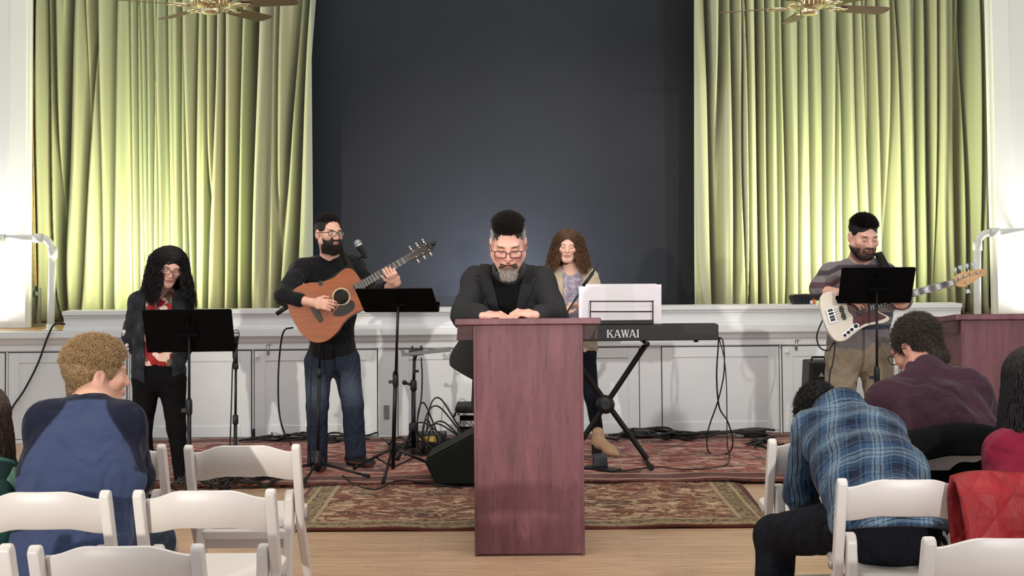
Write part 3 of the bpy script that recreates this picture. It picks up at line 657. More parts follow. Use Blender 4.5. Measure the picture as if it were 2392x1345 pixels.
# wedge monitor
q=fl(1015,1131,ZR); Y=q.y; t=thing('floor_monitor','dark carpeted wedge monitor speaker on the rug left of the lectern','speaker',(q.x+.25,Y+.2,ZR))
P=lambda px,py: (lambda v:(v.x,v.z))(at(px,py,Y))
pts=[P(1018,1131),P(1190,1131),P(1190,985),P(1109,1015),P(991,1078)]
b=MB().prism([(a,max(z,ZR)) for a,z in pts],Y,Y+.42,Matrix(((1,0,0,0),(0,0,1,0),(0,1,0,0),(0,0,0,1)))); put('cabinet',b,'wedge',t,.008)
a=Vector((pts[4][0],0,pts[4][1])); b_=Vector((pts[3][0],0,pts[3][1])); n_=Vector((-(b_-a).z,0,(b_-a).x)).normalized()
if n_.z<0: n_=-n_
vs=[a.lerp(b_,u)+Vector((0,Y+v,0))+n_*.006 for u,v in ((.08,.03),(.98,.03),(.98,.39),(.08,.39))]
put('grille_cloth',MB().add(vs,[(0,1,2,3)]),'rubber',t)
# small amplifier, right
q=at(1900,880,9.75); Y=9.75; t=thing('guitar_amplifier','small black combo amplifier tilted against the cupboards behind the bass player','amplifier',(q.x,Y,0))
z1=at(1900,842,Y).z; x0=at(1874,900,Y).x; x1=at(1945,900,Y).x
Am=Matrix(((1,0,0,0),(0,0,1,0),(0,1,0,0),(0,0,0,1)))
put('cabinet',MB().prism([(x0,.035),(x1,.035),(x1-.02,z1),(x0+.035,z1)],Y-.1,Y+.14,Am),'black_plastic',t,.012)
put('speaker_grille',MB().prism([(x0+.03,.06),(x1-.03,.06),(x1-.04,z1-.12),(x0+.05,z1-.12)],Y-.106,Y-.1,Am),'wedge',t,.002)
put('control_panel',MB().box(x0+.07,x1-.03,Y-.107,Y-.1,z1-.09,z1-.025),'black_metal',t); put('handle',MB().tube([(x0+.07,Y,z1),(x0+.08,Y,z1+.025),(x1-.06,Y,z1+.025),(x1-.05,Y,z1)],.009,8),'rubber',t)
put('badge',MB().prism([(0,0),(.04,0),(.02,.035)],-.109,-.106,Matrix(((1,0,0,x0+.10),(0,0,1,Y),(0,1,0,z1-.11),(0,0,0,1)))),'steel',t)
# stage light on the parapet ledge
Y=YW+.05; zl=1.045; q=at(1873,700,Y); t=thing('stage_light','small black stage flood light with an orange edge on the stage ledge','stage light',(q.x,Y,zl))
x0=at(1847,700,Y).x; x1=at(1897,700,Y).x; h=.088
put('housing',MB().prism([(x0+.015,.0),(x1-.005,.0),(x1-.02,h-.008),(x0+.02,h-.012),(x0-.0,h-.02),(x0,h-.045)],Y-.05,Y+.07,Matrix(((1,0,0,0),(0,0,1,0),(0,1,0,zl+.001),(0,0,0,1)))),'black_plastic',t,.005)
b=MB()
for i in range(5): b.box(x0+.03+i*.025,x0+.036+i*.025,Y-.054,Y-.05,zl+.02,zl+.065)
put('cooling_fins',b,'black_metal',t)
M['orange']=mat('orange_gel',c(226,96,30),.4,var=.1)
put('gel_frame',MB().prism([(x1,.0),(x1+.02,.0),(x1-.008,h-.01),(x1-.016,h-.012)],Y-.05,Y+.07,Matrix(((1,0,0,0),(0,0,1,0),(0,1,0,zl+.001),(0,0,0,1)))),'orange',t,.001)
put('lens',MB().box(x1-.028,x1-.006,Y-.053,Y-.05,zl+.004,zl+.03),'white_print',t)
# socket plate
q=at(903,962,YW-.005); t=tag(put('wall_socket',MB().box(q.x-.022,q.x+.022,YW-.012,YW-.004,q.z-.055,q.z+.055),'steel',None,.002,base=(q.x,YW-.01,q.z)),'grey metal socket plate low on the cupboard front','socket')
# ================================================================ ceiling fans
def fan(label,px,py,D,rot,dark,tipx,tipy):
    p=at(px,py,D); t=thing('ceiling_fan',label,'ceiling fan',p,0,'brass ceiling fans')
    T=Matrix.Translation(p)@Matrix.Rotation(R_(tipy),4,'Y')@Matrix.Rotation(R_(tipx),4,'X')
    put('motor_housing',MB().lathe([(.03,-.015),(.075,-.02),(.10,.0),(.14,.03),(.155,.06),(.15,.12),(.11,.16),(.05,.19),(.03,.22)],T,28),'brass',t)
    b=MB()
    for k in range(28): b.box(.06,.13,-.003,.003,-.012,.012,T@Matrix.Rotation(2*math.pi*k/28,4,'Z')@Matrix.Translation((0,0,.004)))
    put('vent_ribs',b,'brass',t)
    put('switch_housing',MB().lathe([(.0,-.062),(.045,-.06),(.06,-.052),(.062,-.025),(.05,-.018),(.05,0)],T,24).box(-.05,-.03,-.066,-.06,-.05,-.025,T).ball(T@Vector((.02,-.055,-.04)),.012,8),'brass',t)
    put('down_rod',MB().tube([T@Vector((0,0,.2)),(p.x,p.y,4.5)],.013,12),'brass',t)
    put('ceiling_canopy',MB().lathe([(.02,4.40-p.z),(.06,4.44-p.z),(.075,4.5-p.z)],Matrix.Translation((p.x,p.y,p.z)),20),'brass',t)
    for k in range(5):
        A_=T@Matrix.Rotation(R_(-(rot+72*k)),4,'Z')
        Bm=A_@Matrix.Translation((0,0,-.005))@Matrix.Rotation(R_(-11),4,'X')
        out=[(.22,-.052),(.26,-.058),(.55,-.068),(.585,-.06),(.602,-.03),(.605,0),(.602,.03),(.585,.06),(.55,.068),(.26,.058),(.22,.052)]
        bl=put('blade',MB().prism(out,-.003,.003,Bm),'fan_dark' if (dark and k%5 in (0,)) else 'fan_wood',t,.002)
        iron=MB().tube([A_@Vector((.10,0,.01)),A_@Vector((.15,0,-.012)),A_@Vector((.22,0,-.008))],.008,8)
        for s in (-1,1): iron.tube([A_@Vector(v) for v in ((.14,0,-.008),(.17,s*.035,-.01),(.21,s*.045,-.01),(.245,s*.03,-.01),(.26,0,-.01))],.006,8)
        iron.box(.21,.28,-.03,.03,-.012,-.007,A_)
        put('blade_iron',iron,'brass',bl)
    return t
fan('brass ceiling fan before the left green curtain',492,12,8.5,9,False,0,-1)
fan('brass ceiling fan before the right green curtain',1890,14,8.5,-18,True,0,0)
# ================================================================ sculpting by signed distance
A3=lambda v: np.array((v[0],v[1],v[2]),dtype=np.float32)
def nrm_(v): v=A3(v); return v/(np.linalg.norm(v)+1e-9)
class Fr:   # a frame: origin, rotation, scale
    def __init__(s,o,Rm=None,sc=1.0): s.o=A3(o); s.R=np.eye(3,dtype=np.float32) if Rm is None else np.array(Rm,dtype=np.float32); s.s=sc
    def p(s,v): return s.o+s.R@(A3(v)*s.s)
    def d(s,v): return s.R@A3(v)
    def loc(s,V): return (V-s.o)@s.R/s.s
def head_frame(o,yaw=0,pitch=0,roll=0,sc=1.0):
    Rm=Matrix.Rotation(R_(yaw),3,'Z')@Matrix.Rotation(R_(pitch),3,'X')@Matrix.Rotation(R_(roll),3,'Y')
    return Fr(o,[[Rm[i][j] for j in range(3)] for i in range(3)],sc)
class Sculpt:
    def __init__(s): s.ops=[]
    def _a(s,kind,k,lo,hi,fn,sub): s.ops.append((sub,k,lo,hi,fn)); return s
    def cap(s,p0,p1,r0,r1=None,k=.02,sub=False):
        p0,p1=A3(p0),A3(p1); r1=r0 if r1 is None else r1; ax=p1-p0; L=float(ax@ax)+1e-9; rm=max(r0,r1)
        def fn(x,y,z):
            t=np.clip(((x-p0[0])*ax[0]+(y-p0[1])*ax[1]+(z-p0[2])*ax[2])/L,0,1)
            dx=x-p0[0]-t*ax[0]; dy=y-p0[1]-t*ax[1]; dz=z-p0[2]-t*ax[2]
            return np.sqrt(dx*dx+dy*dy+dz*dz)-(r0+t*(r1-r0))
        return s._a('c',k,np.minimum(p0,p1)-rm,np.maximum(p0,p1)+rm,fn,sub)
    def ell(s,c_,r,Rm=None,k=.015,sub=False):
        c_=A3(c_); r=A3(r); Rm=np.eye(3,dtype=np.float32) if Rm is None else Rm; e=np.sqrt(((Rm*r)**2).sum(1))
        def fn(x,y,z):
            dx,dy,dz=x-c_[0],y-c_[1],z-c_[2]
            u=(dx*Rm[0,0]+dy*Rm[1,0]+dz*Rm[2,0])/r[0]; v=(dx*Rm[0,1]+dy*Rm[1,1]+dz*Rm[2,1])/r[1]; w_=(dx*Rm[0,2]+dy*Rm[1,2]+dz*Rm[2,2])/r[2]
            k0=np.sqrt(u*u+v*v+w_*w_)+1e-6; k1=np.sqrt((u/r[0])**2+(v/r[1])**2+(w_/r[2])**2)+1e-6
            return k0*(k0-1)/k1
        return s._a('e',k,c_-e,c_+e,fn,sub)
    def ecap(s,p0,p1,side,a,b,k=.03,sub=False,flat=0):   # elliptical tapered capsule, a=(half width, half depth) at p0, b at p1
        p0,p1=A3(p0),A3(p1); L=float(np.linalg.norm(p1-p0)); ax=(p1-p0)/(L+1e-9); sd=A3(side); sd=sd-ax*float(ax@sd); sd/=np.linalg.norm(sd)+1e-9; fw=np.cross(ax,sd); rm=max(*a,*b)
        def fn(x,y,z):
            dx,dy,dz=x-p0[0],y-p0[1],z-p0[2]
            h=dx*ax[0]+dy*ax[1]+dz*ax[2]; u=dx*sd[0]+dy*sd[1]+dz*sd[2]; v=dx*fw[0]+dy*fw[1]+dz*fw[2]
            t=np.clip(h/L,0,1); ra=a[0]+(b[0]-a[0])*t; rb=a[1]+(b[1]-a[1])*t; e=h-t*L; m_=np.minimum(ra,rb)
            n_=np.sqrt((u/ra)**2+(v/rb)**2+(e/(m_*(1-flat)))**2)
            return (n_-1)*m_
        return s._a('k',k,np.minimum(p0,p1)-rm,np.maximum(p0,p1)+rm,fn,sub)
    def box(s,c_,h,Rm=None,r=.01,k=.01,sub=False):
        c_=A3(c_); h=A3(h); Rm=np.eye(3,dtype=np.float32) if Rm is None else Rm; e=np.abs(Rm)@h
        def fn(x,y,z):
            dx,dy,dz=x-c_[0],y-c_[1],z-c_[2]
            u=np.abs(dx*Rm[0,0]+dy*Rm[1,0]+dz*Rm[2,0])-h[0]+r; v=np.abs(dx*Rm[0,1]+dy*Rm[1,1]+dz*Rm[2,1])-h[1]+r; w_=np.abs(dx*Rm[0,2]+dy*Rm[1,2]+dz*Rm[2,2])-h[2]+r
            return np.sqrt(np.maximum(u,0)**2+np.maximum(v,0)**2+np.maximum(w_,0)**2)+np.minimum(np.maximum(np.maximum(u,v),w_),0)-r
        return s._a('b',k,c_-e,c_+e,fn,sub)
    def half(s,p,n,k=.004):    # cut away the side n points to
        p=A3(p); n=nrm_(n); s.ops.append(('cut',k,None,None,lambda x,y,z:(x-p[0])*n[0]+(y-p[1])*n[1]+(z-p[2])*n[2])); return s
    def disp(s,fn,amp): s.ops.append(('disp',amp,None,None,fn)); return s
    def mesh(s,h):
        lo=np.min([o[2]-.5*o[1] for o in s.ops if o[0] is False],0)-3*h; hi=np.max([o[3]+.5*o[1] for o in s.ops if o[0] is False],0)+3*h
        N=np.ceil((hi-lo)/h).astype(int)+1
        F=np.full(N,.2,np.float32); g=[(lo[i]+h*np.arange(N[i])).astype(np.float32) for i in range(3)]
        for sub,k,l,u,fn in s.ops:
            if sub=='cut' or sub=='disp':
                x,y,z=g[0][:,None,None],g[1][None,:,None],g[2][None,None,:]
                if sub=='cut':
                    d=fn(x,y,z)
                    q=np.maximum(k-np.abs(F-d),0)/k; F=np.maximum(F,d)+q*q*k*.25
                else:
                    idx=np.nonzero(np.abs(F)<.03); F[idx]+=k*fn(g[0][idx[0]],g[1][idx[1]],g[2][idx[2]])
                continue
            pad=k+4*h
            i0=np.clip(np.floor((l-pad-lo)/h).astype(int),0,N-1); i1=np.clip(np.ceil((u+pad-lo)/h).astype(int)+1,1,N)
            sl=tuple(slice(a,b) for a,b in zip(i0,i1))
            if any(a>=b for a,b in zip(i0,i1)): continue
            d=fn(g[0][sl[0]][:,None,None],g[1][sl[1]][None,:,None],g[2][sl[2]][None,None,:])
            Fs=F[sl]
            if sub:
                q=np.maximum(k-np.abs(Fs+d),0)/k; F[sl]=np.maximum(Fs,-d)+q*q*k*.25
            else:
                q=np.maximum(k-np.abs(Fs-d),0)/k; F[sl]=np.minimum(Fs,d)-q*q*k*.25
        return surfnet(F,lo,h)
def surfnet(F,lo,h):
    I=F<0; nx,ny,nz=F.shape; cs=[(i,j,k) for i in (0,1) for j in (0,1) for k in (0,1)]
    sl=lambda A,c_: A[c_[0]:nx-1+c_[0],c_[1]:ny-1+c_[1],c_[2]:nz-1+c_[2]]
    cnt=np.zeros((nx-1,ny-1,nz-1),np.int8)
    for c_ in cs: cnt+=sl(I,c_)
    mix=(cnt>0)&(cnt<8); ii=np.argwhere(mix); idx=np.full(mix.shape,-1,np.int32); idx[mix]=np.arange(len(ii))
    acc=np.zeros((len(ii),3),np.float32); n=np.zeros((len(ii),1),np.float32)
    for a in cs:
        for ax in range(3):
            if a[ax]: continue
            b=list(a); b[ax]=1
            va=F[ii[:,0]+a[0],ii[:,1]+a[1],ii[:,2]+a[2]]; vb=F[ii[:,0]+b[0],ii[:,1]+b[1],ii[:,2]+b[2]]
            m_=(va<0)!=(vb<0); t=np.where(m_,va/(va-vb+1e-12),0)
            p=np.array(a,np.float32)[None,:]+np.zeros((len(ii),3),np.float32); p[:,ax]+=t
            acc+=p*m_[:,None]; n+=m_[:,None]
    V=(ii+acc/np.maximum(n,1))*h+lo
    Q=[]
    for ax in range(3):
        o1,o2=(ax+1)%3,(ax+2)%3
        A=I; a0=[slice(None)]*3; a1=[slice(None)]*3; a0[ax]=slice(0,-1); a1[ax]=slice(1,None)
        ch=A[tuple(a0)]!=A[tuple(a1)]; e=np.argwhere(ch)
        e=e[(e[:,o1]>0)&(e[:,o2]>0)&(e[:,o1]<F.shape[o1]-1)&(e[:,o2]<F.shape[o2]-1)]
        if not len(e): continue
        def cell(d1,d2): q=e.copy(); q[:,o1]-=d1; q[:,o2]-=d2; return idx[q[:,0],q[:,1],q[:,2]]
        q=np.stack([cell(1,1),cell(0,1),cell(0,0),cell(1,0)],1); ins=A[e[:,0],e[:,1],e[:,2]]
        q[~ins]=q[~ins][:,::-1]; Q.append(q)
    return V.astype(np.float32),np.concatenate(Q)
def largest(V,Q):
    L=np.arange(len(V))
    while True:
        m_=L[Q].min(1); N=L.copy(); np.minimum.at(N,Q.ravel(),np.repeat(m_,4)); N=N[N]
        if (N==L).all(): break
        L=N
    u,cn=np.unique(L,return_counts=True); k=L==u[cn.argmax()]; ix=np.cumsum(k)-1
    return V[k],ix[Q[k[Q].all(1)]]
def stubble(name,t,f,o,sel,n,ln,r,col,seed):
    me=o.data; V=np.zeros(len(me.vertices)*3,np.float32); me.vertices.foreach_get('co',V); V=V.reshape(-1,3)+np.array(org(t),np.float32); N=np.zeros(len(V)*3,np.float32); me.vertices.foreach_get('normal',N); N=N.reshape(-1,3)
    rg=np.random.RandomState(seed); q=f.loc(V); ii=np.nonzero(sel(q))[0]; ii=ii[rg.randint(0,len(ii),n)]
    g=N[ii]*.5+np.array((0,0,-.7))+rg.randn(n,3)*.3; g/=np.linalg.norm(g,axis=1)[:,None]; p=V[ii]+rg.randn(n,3)*.0015
    P_=p[:,None,:]+g[:,None,:]*np.linspace(0,1,3)[None,:,None]*ln*(.6+.8*rg.rand(n,1,1))
    return hair_obj(name,None,0,strands(P_.astype(np.float32),r*np.array([1,.9,.3]),3),col,t)
def put_np(name,V,Q,mt,parent,col=None,smooth=True,extra=None):
    off=np.array(org(parent),np.float32)
    if extra is not None:      # extra quads (hair strands)
        V2,Q2=extra; Q=np.concatenate([Q,Q2+len(V)]) if len(Q) else Q2; V=np.concatenate([V,V2]) if len(V) else V2
        if col is not None and len(col)!=len(V): col=np.concatenate([col,np.repeat(col[-1:],len(V)-len(col),0)])
    me=bpy.data.meshes.new(name); me.vertices.add(len(V)); me.vertices.foreach_set('co',(V-off).astype(np.float32).ravel())
    me.loops.add(Q.size); me.loops.foreach_set('vertex_index',Q.astype(np.int32).ravel())
    me.polygons.add(len(Q)); me.polygons.foreach_set('loop_start',np.arange(0,Q.size,4,dtype=np.int32)); me.polygons.foreach_set('loop_total',np.full(len(Q),4,np.int32))
    me.update(calc_edges=True); me.validate()
    me.polygons.foreach_set('use_smooth',[smooth]*len(me.polygons))
    if col is not None:
        a=me.color_attributes.new('Col','FLOAT_COLOR','POINT'); cc=np.ones((len(V),4),np.float32); cc[:,:3]=col[:,:3]; a.data.foreach_set('color',cc.ravel())
    return link(name,me,mt,parent)
def fold(seed,f=55.,zst=1.):
    rg=np.random.RandomState(seed); D=rg.randn(4,3); D[:,2]*=.8; D/=np.linalg.norm(D,axis=1)[:,None]; ph=rg.rand(8)*6
    def fn(x,y,z):
        wx=x+.035*np.sin(9*y+11*z+ph[0])+.012*np.sin(31*z+17*x+ph[4]); wz=z+.04*np.sin(8*x+6*y+ph[1])+.015*np.sin(27*x-13*z+ph[5])
        r=0
        for i in range(4):
            s=np.sin(f*(.30+.22*i)*(wx*D[i,0]+y*D[i,1]+wz*D[i,2])+ph[i]); m_=.5+.5*np.sin(7*x*(1+i*.3)-9*z+5*y+ph[(i+3)%8]*2)
            r=r+(np.abs(s)-.62)*m_*(1-.15*i)
        return -r
    return fn
M['skin']=attr_mat('skin',.5,120,.06,.001,.35,.05,30,sss=.05)
M['cloth']=attr_mat('cloth',.85,220,.25,.002,.15,.10,18,.1,fold_=9)
M['hair']=attr_mat('hair',.5,160,.5,.004,.35,.30,45)
M['denim']=attr_mat('denim',.85,260,.3,.002,.15,.22,14,fold_=11)
M['leather']=attr_mat('leather',.45,90,.15,.002,.4,.1,20)
def lens_mat():
    t=NT('lens'); t.done((.85,.88,.92,1),.03); t.b.inputs['Alpha'].default_value=.10; return t.m
M['lens']=lens_mat()
M['frame']=mat('glasses_frame',c(38,24,24),.35,.2,var=.1)
M['frame_red']=mat('glasses_frame_red',c(92,44,44),.35,.2,var=.1)
SKIN=np.array(c(228,178,158)[:3])
def colf(n,base): return np.repeat(np.array(base[:3],np.float32)[None,:],n,0)
def paint(V,C,f,ctr,rad,col,amt=1.,soft=.35,Rm=None):
    q=f.loc(V)-A3(ctr)
    if Rm is not None: q=q@Rm
    d=np.sqrt(((q/A3(rad))**2).sum(1)); m_=np.clip((1+soft/2-d)/soft,0,1)[:,None]*amt
    C[:]=C*(1-m_)+np.array(col[:3],np.float32)*m_
def head_ops(S,f,ear=True,jaw=1.0,nose=1.0):
    s=f.s; E=lambda p,r,k=.015,sub=False: S.ell(f.p(p),[q*s for q in r],f.R,k*s,sub)
    K=lambda a,b,r0,r1,k=.015,sub=False: S.cap(f.p(a),f.p(b),r0*s,r1*s,k*s,sub)
    E((0,.012,.035),(.074,.094,.082)); E((0,-.030,-.035),(.060*jaw,.064,.076),.03)
    E((0,-.060,-.098),(.030*jaw,.027,.022),.03)
    for q in (-1,1):
        K((q*.056*jaw,.0,-.055),(q*.020,-.062,-.100),.020,.018,.03); E((q*.043,-.062,-.022),(.024,.022,.020),.025)
    K((-.036,-.078,.022),(.036,-.078,.022),.013,.013,.02)
    for q in (-1,1): E((q*.032,-.098,.000),(.017,.018,.013),.012,True)
    K((0,-.086,.014),(0,-.108*nose,-.030),.0085,.0125,.014)
    for q in (-1,1): E((q*.012,-.098,-.033),(.009,.010,.008),.008)
    for q in (-1,1): E((q*.031,-.0805,.001),(.0135,.0125,.0125),.004)
    E((0,-.086,-.062),(.026,.014,.012),.012)
    E((0,-.0965,-.0585),(.020,.0085,.0055),.005); E((0,-.0955,-.0695),(.018,.0085,.0065),.005); E((0,-.104,-.0637),(.021,.008,.0016),.003,True)
    if ear:
        for q in (-1,1): E((q*.078,.016,-.006),(.010,.021,.033),.008); E((q*.088,.012,-.004),(.006,.010,.018),.006,True)
def face_paint(V,C,f,lip=c(172,98,92),brow=c(60,42,36),closed=True,iris=c(60,45,35),blush=.25,red=c(205,120,105),browamt=.85):
    for q in (-1,1):
        paint(V,C,f,(q*.040,-.075,-.030),(.026,.04,.022),red,blush,.9)
        Rb=np.array(Matrix.Rotation(R_(q*-8),3,'Y'),dtype=np.float32)
        paint(V,C,f,(q*.034,-.094,.0225),(.021,.03,.0048),brow,browamt,.5,Rb)
        if closed:
            paint(V,C,f,(q*.031,-.094,-.0055),(.0145,.012,.0026),c(60,40,36),.8,.6)
            paint(V,C,f,(q*.031,-.094,.004),(.016,.012,.007),c(176,120,104),.45,.8)
        else:
            paint(V,C,f,(q*.031,-.094,.0005),(.0125,.012,.0048),c(225,220,215),.95,.3); paint(V,C,f,(q*.031,-.096,.0005),(.0052,.012,.0052),iris,1,.3)
            paint(V,C,f,(q*.031,-.094,.0058),(.0145,.012,.0022),c(50,34,30),.8,.5)
    paint(V,C,f,(0,-.108,-.030),(.016,.016,.014),red,blush*1.2,.9)
    paint(V,C,f,(0,-.100,-.0640),(.0235,.02,.0105),lip,.8,.5)
    paint(V,C,f,(0,-.102,-.0637),(.0215,.02,.0016),c(96,48,46),.8,.8)
def hand_ops(S,wr,dr,nr,th,curl=(35,40,25),sc=1.0,thumb_curl=20,spread=4):
    dr=nrm_(dr); nr=A3(nr); nr=nrm_(nr-dr*float(dr@nr)); th=A3(th); sd=np.cross(dr,nr); sd=sd/np.linalg.norm(sd)
    if float(sd@th)<0: sd=-sd
    w=A3(wr); s=sc
    P=lambda a,b,q: w+(dr*a+sd*b+nr*q)*s
    S.ecap(P(-.005,0,0),P(.03,.002,0),sd,(.026*s,.019*s),(.034*s,.016*s),.015); S.ecap(P(.03,.002,0),P(.078,.0,0),sd,(.034*s,.015*s),(.039*s,.0125*s),.015)
    S.ell(P(.035,.024,.010),(.020*s,.020*s,.018*s),None,.015)
    base=[(.086,.030),(.090,.0102),(.087,-.0102),(.079,-.029)]; LN=[(.042,.026,.020),(.046,.029,.021),(.043,.027,.020),(.034,.021,.018)]
    for i,((a,b),ln) in enumerate(zip(base,LN)):
        p=P(a,b,-.002); ang=0; spr=R_((1.5-i)*spread)
        for j,l in enumerate(ln):
            ang+=curl[j]*(1+.10*(i-1))
            d=(dr*math.cos(spr)+sd*math.sin(spr))*math.cos(R_(ang))+nr*math.sin(R_(ang)); q=p+d*l*s
            r0,r1=[(.0092,.0084),(.0084,.0076),(.0076,.0064)][j]
            S.cap(p,q,r0*s,r1*s,.003); p=q
    p=P(.022,.028,.008); d=nrm_(dr*.72+sd*.62+nr*.30); q=p+d*.044*s; S.cap(p,q,.0125*s,.0100*s,.008)
    d2=nrm_(dr*(.9)+sd*(.35-.012*thumb_curl)+nr*(.2+.012*thumb_curl)); S.cap(q,q+d2*.032*s,.0100*s,.0078*s,.003)
def strands(P,r,n=4):   # P: (N,K,3) centre lines, r: (K,) or (N,K) radii
    N,K,_=P.shape; T=np.gradient(P,axis=1); T/=np.linalg.norm(T,axis=2,keepdims=True)+1e-9
    ref=np.array([.31,.87,.38]); A=np.cross(T,ref); A/=np.linalg.norm(A,axis=2,keepdims=True)+1e-9; B=np.cross(T,A)
    r=np.broadcast_to(np.asarray(r,np.float32),(N,K)); V=[]
    for j in range(n):
        t=2*math.pi*j/n; V.append(P+(A*math.cos(t)+B*math.sin(t))*r[:,:,None])
    V=np.stack(V,2).reshape(-1,3); i=np.arange(N)[:,None,None]; k=np.arange(K-1)[None,:,None]; j=np.arange(n)[None,None,:]
    b0=(i*K+k)*n; b1=(i*K+k+1)*n; jn=(j+1)%n
    Q=np.stack([b0+j,b0+jn,b1+jn,b1+j],-1).reshape(-1,4)
    return V.astype(np.float32),Q.astype(np.int32)
def short_hair(f,n,seed,ln=.03,r=.0035,lift=.6,comb=(0,.3,.2),sel=None,curl=0,crad=(.080,.100,.088),jit=.35,K=5):
    """tufts rooted all over the outside of the hair cap; sel picks roots by their direction from the skull centre"""
    def make(V):
        rg=np.random.RandomState(seed); q=f.loc(V)-np.array((0,.012,.035)); w=q/np.array(crad); nn=np.linalg.norm(w,axis=1); d=w/nn[:,None]
        m_=(nn>.84*np.median(nn[nn>np.percentile(nn,50)])); m_&=sel(d) if sel else True
        ii=np.nonzero(m_)[0]; ii=ii[rg.randint(0,len(ii),n)]; d=d[ii]; p=f.loc(V)[ii]-d*.003
        g=d*lift+np.array(comb)+rg.randn(n,3)*jit; g/=np.linalg.norm(g,axis=1)[:,None]
        L=ln*(.6+.7*rg.rand(n)); t=np.linspace(0,1,K)[None,:,None]
        P=p[:,None,:]+g[:,None,:]*t*L[:,None,None]; bend=-d*(1-lift)*.5+np.array(comb)*.3; P=P+bend[:,None,:]*(t**2)*L[:,None,None]*.5
        if curl:
            ph=rg.rand(n,1,1)*6; ax=np.cross(g,rg.randn(n,3)); ax/=np.linalg.norm(ax,axis=1)[:,None]; ay=np.cross(g,ax)
            P=P+curl*(ax[:,None,:]*np.sin(t*5+ph)+ay[:,None,:]*np.cos(t*5+ph))*t
        P=f.o+(P*f.s)@f.R.T
        return strands(P.astype(np.float32),r*f.s*np.array([1,1.05,.9,.6,.12])[:K])
    return make
def parted_hair(f,n,seed,length,r=.002,wave=.01,freq=4.,out=.03,K=36,spread=1.15,lvar=.3,y0=(-.086,.07),part=0.,side=None,back=.03):
    """strands that leave a parting on top of the head, run sideways over the skull and then hang down"""
    rg=np.random.RandomState(seed); sg=rg.choice([-1,1],n) if side is None else np.full(n,side); y=rg.uniform(*y0,n); rx,ry,rz=.083,.103,.093; c0=np.array((0,.012,.035))
    k_=np.sqrt(np.maximum(.06,1-((y-c0[1])/ry)**2)); L=length*(1-lvar*rg.rand(n)); s=np.linspace(0,1,K); end=np.radians(104); arcL=end*.088; tot=arcL+L; P=np.zeros((n,K,3)); st=rg.uniform(0,.12,n)
    for k in range(K):
        d_=s[k]*tot; ph=np.minimum(st+d_/.088,end); ex=np.maximum(d_-arcL,0); u=ph/end; sp=1+(spread-1)*u**1.5+.02*rg.rand(n)*u
        P[:,k,0]=part+sg*rx*np.sin(ph)*(k_*.75+.25)*sp+sg*out*np.minimum(ex/.2,1.2); P[:,k,1]=y+back*u**1.5*(1-.3*(y>0)); P[:,k,2]=c0[2]+rz*np.cos(ph)*(k_*.9+.1)+.004
        P[:,k]*=f.s
    P=f.o+P@f.R.T
    for k in range(K): P[:,k,2]-=np.maximum(s[k]*tot-arcL,0)
    ph=rg.rand(n,3)*6.28; t=s[None,:]*tot[:,None]; am=.5+rg.rand(n,1)
    for q in range(3): P[:,:,q]+=wave*np.minimum(t/.16,1)*np.sin(t*2*math.pi*freq/.6+ph[:,q:q+1])*(1 if q<2 else .3)*am
    return strands(P.astype(np.float32),r*np.where(s>.8,(1-s)*4+.15,1.0))
def long_hair(f,n,seed,length,r=.005,wave=.012,freq=3.,face=62,part=0.,out=.02,K=40,spread=1.12,lvar=.25,down=(0,0,-1),frontpull=0,back=0.):
    rg=np.random.RandomState(seed); az=rg.uniform(face,360-face,n); a=np.radians(az)   # 0 = face direction
    th0=np.radians(rg.uniform(2,55,n)); dirx=np.sin(a); diry=-np.cos(a)
    rad=np.array((.080,.100,.090)); c0=np.array((0,.012,.035)); L=length*(1-lvar*rg.rand(n)); s=np.linspace(0,1,K)
    arc=np.radians(100)-th0; arcL=arc*.09; tot=arcL+L
    P=np.zeros((n,K,3))
    for k in range(K):
        d=s[k]*tot; on=np.minimum(d/ .09,arc); th=th0+on; ex=np.maximum(d-arcL,0)
        sp=1.0+(spread-1)*np.minimum(d/.15,1)
        x=rad[0]*np.sin(th)*dirx*sp; y=rad[1]*np.sin(th)*diry*sp; z=rad[2]*np.cos(th)
        P[:,k,0]=c0[0]+x+dirx*out*np.minimum(ex/.25,1.3); P[:,k,1]=c0[1]+y+diry*out*np.minimum(ex/.25,1.3)*.5+back*ex; P[:,k,2]=c0[2]+z-ex*0
        P[:,k]=P[:,k]*f.s
    P=f.o+P@f.R.T
    D=np.array(down)
    for k in range(K):
        d=s[k]*tot; ex=np.maximum(d-arcL,0); P[:,k]+=D*ex[:,None]
    ph=rg.rand(n,3)*6.28; t=(s[None,:]*tot[:,None])
    for q in range(3): P[:,:,q]+=wave*np.minimum(t/.12,1)*np.sin(t*2*math.pi*freq/ .3*.5+ph[:,q:q+1])*(1 if q<2 else .3)*(.5+rg.rand(n,1))
    jit=rg.rand(n,1)*.010*f.s
    return strands(P.astype(np.float32),r*(np.minimum(1,.5+3*s))*np.where(s>.8,(1-s)*4+.15,1.0))
def mrg(*E):
    if any(callable(e) for e in E): return list(E)
    V=[];Q=[];o=0
    for v,q in E: V.append(v);Q.append(q+o);o+=len(v)
    return np.concatenate(V),np.concatenate(Q)
def hair_obj(name,S,h,strs,col,parent,seed=1,amp=.2,tip=None):
    V,Q=S.mesh(h) if S is not None else (np.zeros((0,3),np.float32),np.zeros((0,4),np.int32))
    if callable(strs): strs=strs(V)
    if isinstance(strs,list): strs=mrg(*[e(V) if callable(e) else e for e in strs])
    Vs,Qs=strs if strs is not None else (np.zeros((0,3),np.float32),np.zeros((0,4),np.int32))
    W=np.concatenate([V,Vs]) if len(Vs) else V; C=colf(len(W),col)
    rg=np.random.RandomState(seed)
    if callable(tip): C=tip(W,C)
    return put_np(name,V,Q,'hair',parent,C,True,(Vs,Qs) if len(Vs) else None)
